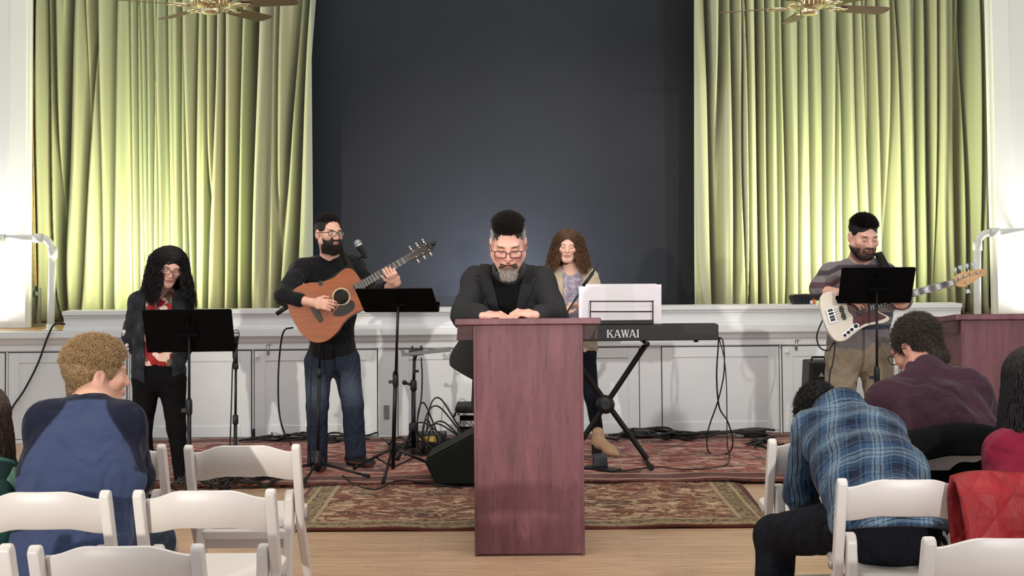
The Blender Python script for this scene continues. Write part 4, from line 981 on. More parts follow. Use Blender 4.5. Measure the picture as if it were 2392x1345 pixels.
def glasses(f,parent,mt='frame',w=.027,hh=.017,y=-.112,z=.0,thick=.0022,arms=True):
    b=MB(); L=[]
    V3=lambda p: Vector([float(q) for q in f.p(p)])
    for q in (-1,1):
        pts=[]
        for i in range(20):
            t=2*math.pi*i/20; cx_,sx_=math.cos(t),math.sin(t)
            sx=lambda v:(abs(v)**.55)*(1 if v>=0 else -1)
            pts.append((q*.034+w*sx(cx_),y+.010*((q*.034+w*sx(cx_))/.06)**2,z+hh*sx(sx_)))
        P=[V3(p) for p in pts]; b.tube(P+[P[0],P[1]],thick*f.s,6,False); L.append(P)
        if arms: b.tube([V3((q*.061,y+.012,z+.008)),V3((q*.074,y+.03,z+.008)),V3((q*.083,-.01,z+.006)),V3((q*.083,.02,z-.0)),V3((q*.080,.035,z-.02))],thick*f.s,6)
    b.tube([V3((-.009,y,z+.005)),V3((0,y-.002,z+.008)),V3((.009,y,z+.005))],thick*f.s,6)
    g=put('glasses',b,mt,parent)
    for P in L: put('lens',MB().add(P,[tuple(range(20))],True),'lens',g)
    return g
def ribbon(name,path,w,mt,parent,wd=(1,0,.25),th=.003):
    p=smooth_path(path,6); W=Vector(wd).normalized()*(w/2); V=[]
    for q in p: V+= [q-W,q+W]
    o=put(name,MB().add(V,[(2*i,2*i+1,2*i+3,2*i+2) for i in range(len(p)-1)],True),mt,parent); s=o.modifiers.new('t','SOLIDIFY'); s.thickness=th; return o
def person(label,at_,cat='person'): return thing('person',label,cat,at_)
def body(t,f,J,hands,name='body',h=.0042,skin=SKIN,neck=.056,facefn=None,arms=(.046,.040,.027),core=True,**hk):
    S=Sculpt(); head_ops(S,f,**hk)
    S.cap(f.p((0,.022,-.06)),J['nb'],neck*f.s,neck*1.08,.03)
    if core: S.ecap(A3(J['nb'])-A3((0,0,.05)),J['pl'],A3(J['sr'])-A3(J['sl']),(.11,.07),(.12,.085),.05)
    for q in 'lr':
        if 'e'+q not in J: continue
        if core: S.cap(A3(J['nb'])-A3((0,0,.06)),J['s'+q],.05,.046,.04)
        S.cap(J['s'+q],J['e'+q],arms[0],arms[1],.02); S.cap(J['e'+q],J['w'+q],arms[1],arms[2],.02)
    for hd in hands: hand_ops(S,**hd)
    V,Q=S.mesh(h); C=colf(len(V),skin)
    if facefn: facefn(V,C,f)
    o=put_np(name,V,Q,'skin',t,C); return o
def shoe(t,heel,toe,col,w=.046,hgt=.075,sole=c(40,36,34),h=.005,soleh=.022):
    S=Sculpt(); a=A3(heel); b=A3(toe); d=nrm_(b-a); up=A3((0,0,1)); sd=np.cross(d,up)
    S.ecap(a+d*.035+up*.035,b-d*.045+up*.028,sd,(w*.8,.036),(w,.026),.02); S.cap(a+d*.045+up*.05,a+d*.05+up*(hgt+.02),.042,.040,.03)
    S.half(a+up*.002,-up)
    V,Q=S.mesh(h); C=colf(len(V),col); C[V[:,2]<a[2]+soleh]=np.array(sole[:3]); return put_np('shoe',V,Q,'leather',t,C)
# ================================================================ clothing builders
def top(J,cw,cd,ww,wd,hw,hd,sl=1.0,ra=(.066,.056,.044),hem=None,hemcut=True,k=.05,up=.07,neck=.066,arms='lr',fold_amp=.006,seed=1,f=55,puff=0):
    S=Sculpt(); sl_,sr_=A3(J['sl']),A3(J['sr']); nb=A3(J['nb']); mid=(sl_+sr_)/2; pl=A3(J['pl']); wa=A3(J.get('wa',(mid+pl)/2)); side=nrm_(sr_-sl_)
    sp=nrm_(mid-wa); ch=mid-sp*up
    S.ecap(ch,wa,side,(cw,cd),(ww,wd),k); S.ecap(wa,pl if hem is None else hem,side,(ww,wd),(hw,hd),k)
    for q,e in (('l',sl_),('r',sr_)):
        S.cap(nb-sp*.035,e,neck,ra[0],.05)
        if q not in arms: continue
        el,wr=A3(J['e'+q]),A3(J['w'+q])
        S.cap(e,el,ra[0],ra[1],.035)
        if sl>0: 
            end=el+(wr-el)*sl; S.cap(el,end,ra[1],ra[2],.02)
    if fold_amp: S.disp(fold(seed,f),fold_amp)
    return S,sp,side,ch
def pants(t,J,col,name='trousers',mt='denim',rh=.093,rk=.064,ra=.052,hipw=.165,hipd=.115,top_=.07,h=.0065,seed=3,amp=.005,legs='lr',colfn=None,toe=None):
    S=Sculpt(); side=nrm_(A3(J['hr'])-A3(J['hl'])); pl=A3(J['pl']); up=A3(J.get('up',(0,0,1)))
    S.ecap(pl+up*top_,pl-up*.02,side,(hipw*.93,hipd*.95),(hipw,hipd),.05)
    for q in legs:
        S.cap(J['h'+q],J['k'+q],rh,rk,.03)
        if 'a'+q in J: S.cap(J['k'+q],J['a'+q],rk,ra,.02); S.half(A3(J['a'+q])-A3((0,0,.0)),(0,0,-1)) if J.get('cut') else None
    S.disp(fold(seed,70),amp)
    V,Q=S.mesh(h); C=colf(len(V),col)
    if colfn: colfn(V,C)
    return put_np(name,V,Q,mt,t,C)
def sm(x,a,b): t=np.clip((x-a)/(b-a),0,1); return t*t*(3-2*t)
P=lambda px,py,D: A3(at(px,py,D))
DK=c(22,20,20)
# ================================================================ the guitarist
def guitarist():
    g=fl(785,1100,ZR); t=person('bearded man in glasses and black shirt playing the acoustic guitar',(g.x,8.85,ZR))
    f=head_frame(P(768,545,8.70),38,2,0,1.02)
    J=dict(nb=P(772,603,8.80),sl=P(703,628,8.70),sr=P(828,622,8.90),el=P(662,692,8.46),wl=P(727,706,8.375),er=P(874,690,8.78),wr=P(926,660,8.50),pl=P(776,815,8.80),wa=P(776,735,8.80))
    ax=nrm_(P(945,607,8.42)-P(797,693,8.42))
    hands=[dict(wr=P(733,707,8.372),dr=(.93,.02,-.14),nr=(.1,1,-.35),th=(.2,-.1,1),curl=(24,42,28),spread=1.5),
           dict(wr=P(926,660,8.50),dr=(-.30,-.72,.62),nr=(-.30,.80,.50),th=(-.5,.8,.4),curl=(52,60,38),spread=1.5)]
    def fp(V,C,f):
        face_paint(V,C,f,closed=False,brow=c(40,28,24)); paint(V,C,f,(0,-.02,-.09),(.078,.075,.055),c(70,50,44),.35,.4)
    body(t,f,J,hands,facefn=fp)
    S,sp,side,ch=top(J,.178,.115,.155,.112,.165,.118,.55,(.068,.058,.050),fold_amp=.006)
    V,Q=S.mesh(.0055); put_np('shirt',V,Q,'cloth',t,colf(len(V),c(24,24,27)))
    S=Sculpt(); S.cap(P(772,600,8.80)-A3((0,0,.0)),P(772,600,8.80)+A3((0,0,.01)),.066,.062,.01); 
    L=dict(pl=P(776,830,8.82),hl=P(744,845,8.79),hr=P(808,845,8.86),kl=P(741,950,8.80),kr=P(824,945,8.84),al=P(741,1086,8.87),ar=P(832,1076,8.93))
    def jc(V,C):
        for kx in ('kl','kr'):
            m_=np.exp(-((V-(L[kx]+A3((0,-.07,.12))))**2).sum(1)/.012)[:,None]; C[:]=C*(1-.45*m_)+np.array(c(112,124,146)[:3])*.45*m_
    pants(t,L,c(46,54,70),rh=.098,rk=.074,ra=.070,hipw=.172,hipd=.125,colfn=jc,amp=.006)
    for a,b in ((fl(741,1092,ZR),fl(752,1112,ZR)),(fl(822,1084,ZR),fl(880,1094,ZR))):
        d=(b-a).normalized(); shoe(t,a-d*.05,a+d*.24,c(26,26,30),sole=c(96,62,54),soleh=.03)
    # hair and beard
    S=Sculpt(); S.ell(f.p((0,.018,.040)),(.081,.100,.086),f.R); S.ell(f.p((0,-.118,.012)),(.100,.082,.088),f.R,.01,True); S.half(f.p((0,.0,-.055)),f.d((0,.25,-1))); S.ell(f.p((.08,-.01,-.035)),(.03,.045,.05),f.R,.01,True); S.ell(f.p((-.08,-.01,-.035)),(.03,.045,.05),f.R,.01,True)
    S.disp(fold(4,240),.0025)
    hl=lambda d:(d[:,2]>.05)&(d[:,1]>-.62+.5*(1-d[:,2]))
    hair_obj('hair',S,.004,mrg(short_hair(f,6000,5,.018,.0011,.5,(0,.1,.35),lambda d:d[:,2]>.45),short_hair(f,3500,6,.009,.0010,.3,(0,.3,-.3),lambda d:d[:,2]<.5)),c(30,24,22),t)
    S=Sculpt(); S.ell(f.p((0,-.030,-.050)),(.068,.072,.078),f.R); S.ell(f.p((0,-.062,-.112)),(.045,.040,.035),f.R,.03)
    S.half(f.p((0,0,-.040)),f.d((0,.75,.66))); S.ell(f.p((0,-.060,.022)),(.055,.075,.052),f.R,.01,True); S.half(f.p((0,.012,0)),f.d((0,1,.15))); S.ell(f.p((0,-.108,-.062)),(.020,.025,.010),f.R,.006,True); S.disp(fold(8,230),.003)
    rg=np.random.RandomState(3); n=3200; u=rg.uniform(-1,1,n); v=rg.uniform(0,1,n)
    p=np.stack([.064*np.sin(u*1.5),-.030-.068*np.cos(u*1.5)*.95,-.06-.05*v],1); d=np.stack([.25*np.sin(u*1.5),-.35*np.cos(u*1.5),-np.ones(n)],1)+rg.randn(n,3)*.25
    PP=p[:,None,:]+d[:,None,:]*np.linspace(0,.024,4)[None,:,None]; PP=f.o+(PP*f.s)@f.R.T
    hair_obj('beard',S,.0038,strands(PP.astype(np.float32),np.array([.0011,.0012,.001,.0004])),c(34,26,23),t)
    glasses(f,t,'frame',.026,.016)
guitarist()
# acoustic guitar
def acoustic():
    D=8.43; o=P(797,693,D); ax=nrm_(P(945,607,D+.06)-o); nz=nrm_(A3((.14,-1,.16))-ax*float(ax@A3((.14,-1,.16)))); up=np.cross(nz,ax)
    Mx=Matrix([[ax[i],up[i],nz[i],o[i]] for i in range(3)]+[[0,0,0,1]])
    if up[2]<0: raise Exception('flip')
    t=thing('acoustic_guitar','honey brown acoustic guitar held by the bearded man','guitar',o)
    prof=[(-.345,.0),(-.342,.07),(-.325,.13),(-.29,.175),(-.24,.198),(-.19,.200),(-.13,.185),(-.08,.158),(-.03,.141),(.02,.137),(.06,.143),(.10,.148),(.13,.143),(.152,.12),(.162,.08),(.165,.0)]
    pts=[tuple(p[:2]) for p in smooth_path([(a,b,0) for a,b in prof],4)]; out=pts+[(a,-b) for a,b in pts[-2:0:-1]]
    M4=Mx@Matrix.Translation((0,0,-.108))
    put('body_sides',MB().prism(out,0,.1,M4),'guitar_side',t,.004)
    ins=[(a*.985,b*.985) for a,b in out]
    put('soundboard',MB().prism(out,.1,.105,M4),'guitar_top',t,.002)
    M5=Mx@Matrix.Translation((0,0,-.003))
    put('sound_hole',MB().lathe([(.0,0),(.050,0),(.050,.0008),(0,.0008)],M5,32),'dark_void',t)
    M['rosette']=mat('rosette',c(196,170,130),.4,var=.3,vs=120)
    vs=[];n=40
    for i in range(n):
        a=2*math.pi*i/n; vs+= [M5@Vector((r*math.cos(a),r*math.sin(a),.001)) for r in (.050,.060)]
    put('rosette',MB().add(vs,[(2*i,2*i+1,(2*i+3)%(2*n),(2*i+2)%(2*n)) for i in range(n)]),'rosette',t)
    M['pickguard']=mat('dark_pickguard',c(34,20,18),.25,var=.2)
    pg=[tuple(p[:2]) for p in smooth_path([(.04,-.046,0),(.055,-.075,0),(.03,-.112,0),(-.03,-.118,0),(-.085,-.098,0),(-.105,-.07,0),(-.06,-.055,0),(-.04,-.04,0),(-.015,-.054,0),(.02,-.058,0),(.04,-.046,0)],4)][:-1]
    put('pickguard',MB().prism(pg,.0008,.0022,M5),'pickguard',t)
    br=[(-.205,.072),(-.19,.078),(-.175,.07),(-.168,.0),(-.175,-.07),(-.19,-.078),(-.205,-.072),(-.21,0)]
    put('bridge',MB().prism(br,.001,.010,M5),'fretboard',t,.002)
    nk=MB().prism([(.10,.027),(.505,.0215),(.505,-.0215),(.10,-.027)],.002,.006,Mx); put('fretboard',nk,'fretboard',t,.001)
    put('neck',MB().tube([Mx@Vector((.13,0,-.019)),Mx@Vector((.49,0,-.017)),Mx@Vector((.53,0,-.014))],[.021,.019,.014],12),'guitar_side',t)
    b=MB(); L=.645; x0=-.14; ns=.505
    for k in range(1,19):
        x=ns-L*(1-2**(-k/12))
        if x<.105: break
        hw=.0215+(.027-.0215)*(ns-x)/.405; b.box(x-.0014,x+.0014,-hw,hw,.006,.0078,Mx)
    o_=put('fret',b,'chrome',t); 
    hd=[(.505,.022),(.53,.034),(.68,.037),(.69,.03),(.687,0),(.69,-.03),(.68,-.037),(.53,-.034),(.505,-.022)]
    Mh=Mx@Matrix.Translation((.505,0,0))@Matrix.Rotation(R_(12),4,'Y')@Matrix.Translation((-.505,0,0))
    put('headstock',MB().prism(hd,-.012,.004,Mh),'fretboard',t,.003)
    for s in (-1,1):
        for x in (.555,.605,.655):
            put('tuning_peg',MB().lathe([(.006,.003),(.006,.009),(.003,.012)],Mh@Matrix.Translation((x,s*.022,0)),10).box(x-.004,x+.004,*sorted((s*.037,s*.05)),-.010,-.002,Mh).ball(Mh@Vector((x,s*.058,-.006)),.0085,8,(1,1,1)),'chrome',t)
    b=MB()
    for i in range(6):
        y=(i-2.5); b.tube([Mx@Vector((-.19,y*.0105,.008)),Mx@Vector((.505,y*.0073,.010)),Mh@Vector((.60+.02*(i%3),(1 if y>0 else -1)*.02,.008))],.0007,4)
    put('strings',b,'chrome',t)
    # tip of the headstock carries a small clip-on tuner
    ribbon('strap',[Mx@Vector((.16,.03,-.06)),at(828,640,8.70),at(812,610,8.755),at(800,591,8.79),at(796,588,8.88)],.04,'rubber',t)
    q=Mh@Vector((.675,0,.01)); c2=tag(put('clip_tuner',MB().box(.66,.70,-.02,.02,.006,.018,Mh).box(.69,.72,-.012,.012,.0,.03,Mh).ball(Mh@Vector((.70,.0,.02)),.016,8),'black_plastic',None,.003,base=q),'small black clip-on tuner on the tip of the acoustic guitar head','tuner')
acoustic()
# ================================================================ the man at the lectern
def preacher():
    t=person('grey-bearded man in glasses and black jacket leaning on the central lectern',(0.0,7.15,0))
    f=head_frame(P(1187,569,6.60),0,24,0,1.13)
    J=dict(nb=P(1190,628,6.86),sl=P(1112,656,6.84),sr=P(1266,656,6.84),el=P(1086,735,6.72),wl=P(1122,737,6.50),er=P(1294,735,6.72),wr=P(1262,737,6.50),pl=P(1182,900,7.12),wa=P(1185,760,6.98))
    hz=at(1165,735,6.48).z
    hands=[dict(wr=P(1128,737,6.47),dr=(1,-.03,.05),nr=(0,.25,-1),th=(.2,1,0),curl=(40,36,28),sc=1.02,spread=3),
           dict(wr=P(1250,735,6.47),dr=(-1,-.06,.14),nr=(0,.35,-1),th=(-.2,1,0),curl=(48,40,28),sc=1.02,spread=3)]
    def fp(V,C,f): face_paint(V,C,f,brow=c(70,52,46),blush=.4,red=c(214,126,112)); paint(V,C,f,(0,-.05,-.10),(.08,.08,.04),c(150,120,108),.25,.5)
    body(t,f,J,hands,facefn=fp,neck=.068,skin=np.array(c(232,178,162)[:3]),jaw=1.08)
    S,sp,side,ch=top(J,.215,.135,.205,.135,.205,.14,.93,(.070,.070,.058),hem=P(1180,880,7.12),fold_amp=.009,seed=5,up=.10,neck=.07)
    fd=np.cross(side,sp); fd=fd if fd[1]<0 else -fd
    S.ecap(P(1150,800,7.0),P(1120,850,7.1),side,(.16,.13),(.17,.14),.05); S.ecap(P(1215,800,7.0),P(1240,880,7.1),side,(.16,.13),(.17,.14),.05)
    S.half(P(1070,868,7.0),(-.55,0,-1)); 
    jacket=list(S.ops)
    # open front: a wedge cut, shirt behind it
    ctr=P(1190,700,6.80)
    ops=S.ops[:]
    W=Sculpt(); W.ops=ops
    bt=A3(at(1186,790,6.80))
    def wedge(x,y,z):
        hgt=(z-bt[2]); w_=.012+.22*np.clip(hgt,0,1)
        return np.maximum(np.abs(x-bt[0]-.0)-w_, np.maximum(-hgt, y-6.86))*.9
    W.ops.append((True,.006,A3((-.4,6.3,.9)),A3((.4,6.88,1.6)),wedge))
    V,Q=W.mesh(.0055)
    M['suit']=attr_mat('suit',.8,300,.2,.0015,.2,.10,120)
    put_np('jacket',V,Q,'suit',t,colf(len(V),c(44,44,46)))
    # lapels: thin shells following the jacket front
    for s in (-1,1):
        Lp=Sculpt(); Lp.ops=jacket[:]
        base=Lp.ops; Lp.ops=[(a,b_,c_,d_,e_) for a,b_,c_,d_,e_ in base]
        def lap(x,y,z,s=s):
            q=(x-bt[0])*s; hgt=z-bt[2]; inner=.008+.22*np.clip(hgt,0,1); wd=np.where(hgt<.33,.018+.20*np.clip(hgt,0,.33),.084-.55*np.clip(hgt-.33,0,.12)); notch=np.maximum(np.abs(hgt-.325)-.005,(inner+wd*.72)-q); d=np.maximum(np.maximum(inner-q,q-inner-wd),np.maximum(-hgt,hgt-.47)); d=np.maximum(d,y-6.84); return np.maximum(d,-notch)
        Lp.ops.insert(len(Lp.ops),('disp',1.,None,None,lambda x,y,z:-.0075+0*x))
        Lp.ops.append(('cut',.003,None,None,lap))
        V,Q=largest(*Lp.mesh(.0055)); put_np('lapel',V,Q,'suit',t,colf(len(V),c(40,40,42)))
    S,_,_,_=top(J,.196,.118,.186,.116,.185,.12,0,(.07,.06,.05),arms='',fold_amp=.005,seed=9,up=.09,neck=.062)
    S.cap(f.p((0,.03,-.115)),P(1190,630,6.84),.080,.092,.02)
    V,Q=S.mesh(.006); put_np('shirt',V,Q,'cloth',t,colf(len(V),c(15,15,16)))
    b=MB()
    for y in (655,690,725): b.ball(at(1187,y,6.715),.006,8)
    L=dict(pl=P(1182,930,7.12),hl=A3((-.12,7.12,.86)),hr=A3((.07,7.12,.86)),kl=A3((-.14,7.08,.48)),kr=A3((.10,7.08,.48)),al=A3((-.15,7.2,.10)),ar=A3((.11,7.2,.10)))
    pants(t,L,c(32,32,36),mt='suit',h=.009,rh=.10,rk=.075,ra=.065,hipw=.19,hipd=.14)
    for x in (-.15,.11): shoe(t,A3((x,7.26,0)),A3((x,6.98,0)),c(24,20,18),h=.007)
    # spiky hair with grey sides
    S=Sculpt(); S.ell(f.p((0,.018,.040)),[q*1.13 for q in (.0775,.097,.085)],f.R); S.ell(f.p((0,-.125,.004)),[q*1.1 for q in (.092,.082,.092)],f.R,.01,True); S.half(f.p((0,.0,-.045)),f.d((0,.2,-1)))
    for q in (-1,1): S.ell(f.p((q*.084,-.01,-.045)),(.03,.05,.05),f.R,.01,True)
    S.disp(fold(14,230),.003)
    def grey(W,C):
        q=f.loc(W); side_=sm(np.abs(q[:,0]),.058,.075)*sm(-q[:,2],-.095,-.055); side_=side_[:,None]
        rg=np.random.RandomState(1); s=np.clip(side_*(.75+.3*rg.rand(len(W),1)),0,1); return C*(1-s)+np.array(c(196,190,186)[:3])*s
    hair_obj('hair',S,.0045,mrg(short_hair(f,8000,21,.024,.0012,.7,(0,-.05,.45),lambda d:(d[:,2]>.42)&(np.abs(d[:,0])<.80),jit=.30),short_hair(f,4500,22,.010,.0011,.35,(0,.3,-.2),lambda d:d[:,2]<.6)),c(46,42,40),t,tip=grey)
    # goatee and moustache
    rg=np.random.RandomState(5); n=1800; a=rg.uniform(-1.0,1.0,n); v=rg.uniform(0,1,n)
    p=np.stack([.034*np.sin(a*1.4)*(1-.25*v),-.068-.028*np.cos(a*1.3)-.004*(1-v),-.078-.036*v],1); d=np.stack([.15*np.sin(a),-.30+0*a,-np.ones(n)],1)+rg.randn(n,3)*.18
    n2=600; a2=rg.uniform(-1,1,n2); p2=np.stack([.030*a2,-.100+.012*a2**2,-.050-.012*np.abs(a2)],1); d2=np.stack([a2*.9,-.12+0*a2,-.7-.4*np.abs(a2)],1)+rg.randn(n2,3)*.12
    n3=400; a3=rg.choice([-1,1],n3)*(.030+.006*rg.rand(n3)); v3=rg.rand(n3); p3=np.stack([a3,-.085+0*v3,-.06-.035*v3],1); d3=np.stack([0*v3,-.1+0*v3,-1+0*v3],1)+rg.randn(n3,3)*.15
    E=[]
    for p_,d_,ln in ((p,d,.026),(p2,d2,.016),(p3,d3,.018)):
        PP=p_[:,None,:]+d_[:,None,:]*np.linspace(0,1,4)[None,:,None]*ln; E.append(strands((f.o+(PP*f.s)@f.R.T).astype(np.float32),np.array([.0017,.0016,.0012,.0004])))
    def gt(W,C):
        q=f.loc(W); m_=sm(-q[:,2],.075,.10)[:,None]; return C*(1-m_)+np.array(c(188,178,170)[:3])*m_
    hair_obj('beard',None,0,mrg(*E),c(92,66,56),t,tip=gt)
    glasses(f,t,'frame_red',.026,.0165,-.110,-.006)
    ring=MB(); q=at(1238,722,6.42)
    return t
preacher()
# ================================================================ the bass player
def bassist():
    t=person('dark-haired man in striped grey tee shirt playing the white bass',(2.28,8.35,ZR))
    f=head_frame(P(2017,552,8.22),10,17,0,1.08)
    J=dict(nb=P(2012,604,8.36),sl=P(1942,641,8.33),sr=P(2070,641,8.36),el=P(1916,678,8.30),wl=P(1985,690,8.05),er=P(2108,700,8.30),wr=P(2108,712,8.12),pl=P(2005,800,8.36),wa=P(2008,720,8.35))
    hands=[dict(wr=P(1985,690,8.07),dr=(.8,.1,-.5),nr=(.0,1,-.2),th=(.5,0,.8),curl=(30,34,22)),
           dict(wr=P(2112,712,8.17),dr=(-.45,-.75,.10),nr=(-.35,.45,.8),th=(.8,.1,.5),curl=(36,50,32),spread=1)]
    def fp(V,C,f):
        face_paint(V,C,f,brow=c(34,26,24)); paint(V,C,f,(0,-.02,-.098),(.090,.105,.062),c(62,44,38),.78,.45); paint(V,C,f,(0,-.1,-.048),(.030,.04,.008),c(62,44,38),.7,.7)
    bo=body(t,f,J,hands,facefn=fp,neck=.062,jaw=1.05,skin=np.array(c(228,178,160)[:3]))
    stubble('beard',t,f,bo,lambda q:(q[:,1]<.01)&(q[:,2]>-.128)&(q[:,1]>-.13)&(((q[:,2]<-.052-.0*np.abs(q[:,0]))&(np.abs(q[:,0])>.046))|((q[:,2]<-.079)&(np.abs(q[:,0])<=.05))|((np.abs(q[:,0])<.030)&(q[:,2]<-.044)&(q[:,2]>-.053))|((np.abs(q[:,0])>.024)&(np.abs(q[:,0])<.032)&(q[:,2]<-.05)&(q[:,2]>-.08))),5200,.006,.0006,c(46,34,30),17)
    S,sp,side,ch=top(J,.20,.135,.20,.145,.205,.15,0,(.068,.068,.06),fold_amp=.006,seed=15,up=.08,neck=.066)
    # sleeves end at the elbow
    S.cap(J['sl'],A3(J['sl'])+(A3(J['el'])-A3(J['sl']))*.85,.074,.078,.02)
    V,Q=S.mesh(.0055)
    z=V[:,2]+.05*np.sin(V[:,0]*4); zz=A3(at(2010,606,8.3))[2]
    C=colf(len(V),c(128,122,124)); 
    bands=[(618,630,c(74,66,72)),(645,659,c(96,72,78)),(672,684,c(70,60,70)),(700,712,c(96,74,80)),(728,740,c(76,70,76)),(757,768,c(58,66,88))]
    arm=np.clip((np.abs(V[:,0]-A3(J['nb'])[0])-.17)/.07,0,1)
    yz=lambda py: at(2010,py,8.3).z
    zz=V[:,2]+.035*arm
    for a,b_,cl in bands:
        m_=(sm(zz,yz(b_)-.004,yz(b_)+.004)*(1-sm(zz,yz(a)-.004,yz(a)+.004)))[:,None]; C=C*(1-m_)+np.array(cl[:3])*m_
    put_np('shirt',V,Q,'cloth',t,C)
    L=dict(pl=P(2007,812,8.36),hl=P(1968,835,8.34),hr=P(2046,835,8.36),kl=P(1962,955,8.32),kr=P(2056,955,8.34),al=P(1962,1085,8.36),ar=P(2060,1085,8.38))
    pants(t,L,c(150,136,118),mt='cloth',rh=.112,rk=.088,ra=.08,hipw=.20,hipd=.15,amp=.007,seed=23)
    for x in (1962,2060): 
        q=at(x,1100,8.36); shoe(t,A3((q.x,8.42,ZR)),A3((q.x,8.12,ZR)),c(40,38,38),h=.007)
    S=Sculpt(); S.ell(f.p((0,.018,.042)),[q*1.07 for q in (.080,.099,.086)],f.R); S.ell(f.p((0,-.120,-.002)),[q*1.05 for q in (.078,.076,.080)],f.R,.01,True); S.half(f.p((0,.0,-.040)),f.d((0,.25,-1)))
    for q in (-1,1): S.ell(f.p((q*.084,-.01,-.035)),(.03,.05,.05),f.R,.01,True)
    S.disp(fold(24,200),.003)
    hair_obj('hair',S,.004,mrg(short_hair(f,7000,31,.022,.0012,.45,(.25,-.35,.25),lambda d:d[:,2]>.40,jit=.3),short_hair(f,4000,32,.008,.0011,.3,(0,.2,-.2),lambda d:d[:,2]<.5)),c(24,20,20),t)
bassist()
def bass():
    D=8.10; o=P(1941,738,D); n0=P(2229,659,D+.03); ax=nrm_(n0-o); nz=nrm_(A3((.05,-1,.12))-ax*float(ax@A3((.05,-1,.12)))); up=np.cross(nz,ax); L=.86; sc=float(np.linalg.norm(n0-o))/L
    Mx=Matrix([[ax[i]*sc,up[i]*sc,nz[i]*sc,o[i]] for i in range(3)]+[[0,0,0,1]])
    t=thing('bass_guitar','white electric bass with dark red pickguard and maple head','bass guitar',o)
    W_=mat('bass_white',c(236,226,212),.25,var=.03); M['bass_white']=W_
    pr=[(x*.62 if x<0 else x,y) for x,y in [(-.088,.02),(-.080,.085),(-.045,.135),(.01,.158),(.07,.150),(.13,.128),(.20,.122),(.27,.140),(.34,.168),(.39,.178),(.415,.160),(.39,.135),(.34,.105),(.315,.065),(.312,.033),(.312,-.033),(.325,-.062),(.352,-.085),(.372,-.108),(.362,-.128),(.32,-.135),(.26,-.128),(.19,-.128),(.12,-.150),(.05,-.178),(-.015,-.170),(-.06,-.125),(-.084,-.06)]]
    out=[tuple(p[:2]) for p in smooth_path([(a,b,0) for a,b in pr+[pr[0]]],4)][:-1]
    put('body',MB().prism(out,-.042,0,Mx),'bass_white',t,.009,seg=4)
    pg=[(.155,.118),(.20,.112),(.27,.128),(.345,.160),(.385,.165),(.345,.118),(.30,.07),(.298,.034),(.298,-.034),(.315,-.065),(.34,-.088),(.35,-.105),(.29,-.112),(.2,-.108),(.155,-.118),(.128,-.085),(.140,-.04),(.120,0),(.128,.05),(.14,.09)]
    pgo=[tuple(p[:2]) for p in smooth_path([(a,b,0) for a,b in pg+[pg[0]]],3)][:-1]
    M['tort']=mat('tortoise',c(84,20,22),.2,var=.5,vs=28); put('pickguard',MB().prism(pgo,.0005,.003,Mx),'tort',t)
    put('bridge',MB().box(-.022,.03,-.045,.045,.0,.008,Mx).box(-.026,-.02,-.045,.045,0,.018,Mx),'chrome',t,.001)
    for i in range(4): put('bridge_saddle',MB().box(-.012,.018,-.036+i*.0215,-.020+i*.0215,.008,.018,Mx),'black_metal',t)
    for x,a in ((.080,.0),(.185,0)): put('pickup',MB().box(x-.011,x+.011,-.047,.047,.0,.013,Mx).box(x-.016,x+.016,.012,.03,0,.010,Mx).box(x-.016,x+.016,-.03,-.012,0,.010,Mx),'black_plastic',t,.003)
    cp=[(.030,-.150),(.045,-.160),(.065,-.155),(.15,-.125),(.165,-.105),(.15,-.088),(.125,-.092),(.035,-.132)]
    put('control_plate',MB().prism(cp[::-1] if False else cp,.0005,.004,Mx),'chrome',t)
    for a,b_,r in ((.05,-.145,.010),(.078,-.133,.011),(.105,-.121,.011),(.138,-.106,.013)): put('control_knob',MB().lathe([(r,.003),(r,.014),(r*.8,.017),(0,.017)],Mx@Matrix.Translation((a,b_,0)),14),'black_plastic',t)
    put('neck',MB().prism([(.24,.031),(.86,.021),(.86,-.021),(.24,-.031)],-.016,.004,Mx),'maple',t,.005)
    put('fretboard',MB().prism([(.25,.0305),(.86,.0205),(.86,-.0205),(.25,-.0305)],.004,.010,Mx),'fretboard',t,.001)
    b=MB()
    fr=[.86-.86*(1-2**(-k/12)) for k in range(0,21)]
    for k in range(1,21): b.box(fr[k]-.0013,fr[k]+.0013,-.029,.029,.010,.0115,Mx) if fr[k]>.26 else None
    for k in (1,3,5,7,9,12,15): 
        x=(fr[k]+fr[k-1])/2; w=(fr[k-1]-fr[k])*.33; put('block_inlay',MB().box(x-w,x+w,-.017,.017,.0098,.0108,Mx),'white_print',t)
    put('fret',b,'chrome',t)
    hd=[(.86,-.022),(.885,-.04),(.92,-.047),(.965,-.038),(1.03,-.014),(1.07,-.012),(1.085,.005),(1.08,.025),(1.05,.040),(.93,.048),(.89,.040),(.86,.022)]
    hd=[tuple(p[:2]) for p in smooth_path([(a,b_,0) for a,b_ in hd+[hd[0]]],3)][:-1]
    put('headstock',MB().prism(hd,-.012,.003,Mx),'maple',t,.003)
    for a,b_,s in ((.895,.022,1),(.935,.026,1),(.98,.026,1),(1.025,.022,1),(.935,-.024,-1)):
        put('tuning_peg',MB().lathe([(.010,.003),(.008,.006),(.006,.016),(.007,.018)],Mx@Matrix.Translation((a,b_,0)),12).tube([Mx@Vector((a,b_,-.012)),Mx@Vector((a,b_+s*.045,-.014))],.004,8).prism([(a-.012,b_+s*.045),(a+.012,b_+s*.045),(a+.014,b_+s*.07),(a-.014,b_+s*.07)],-.018,-.012,Mx),'chrome',t)
    b=MB()
    for i in range(5):
        y=i-2; b.tube([Mx@Vector((-.015,y*.0175,.019)),Mx@Vector((.86,y*.0082,.013)),Mx@Vector((.90+.04*i,.02,.010))],.0013,4)
    put('strings',b,'chrome',t)
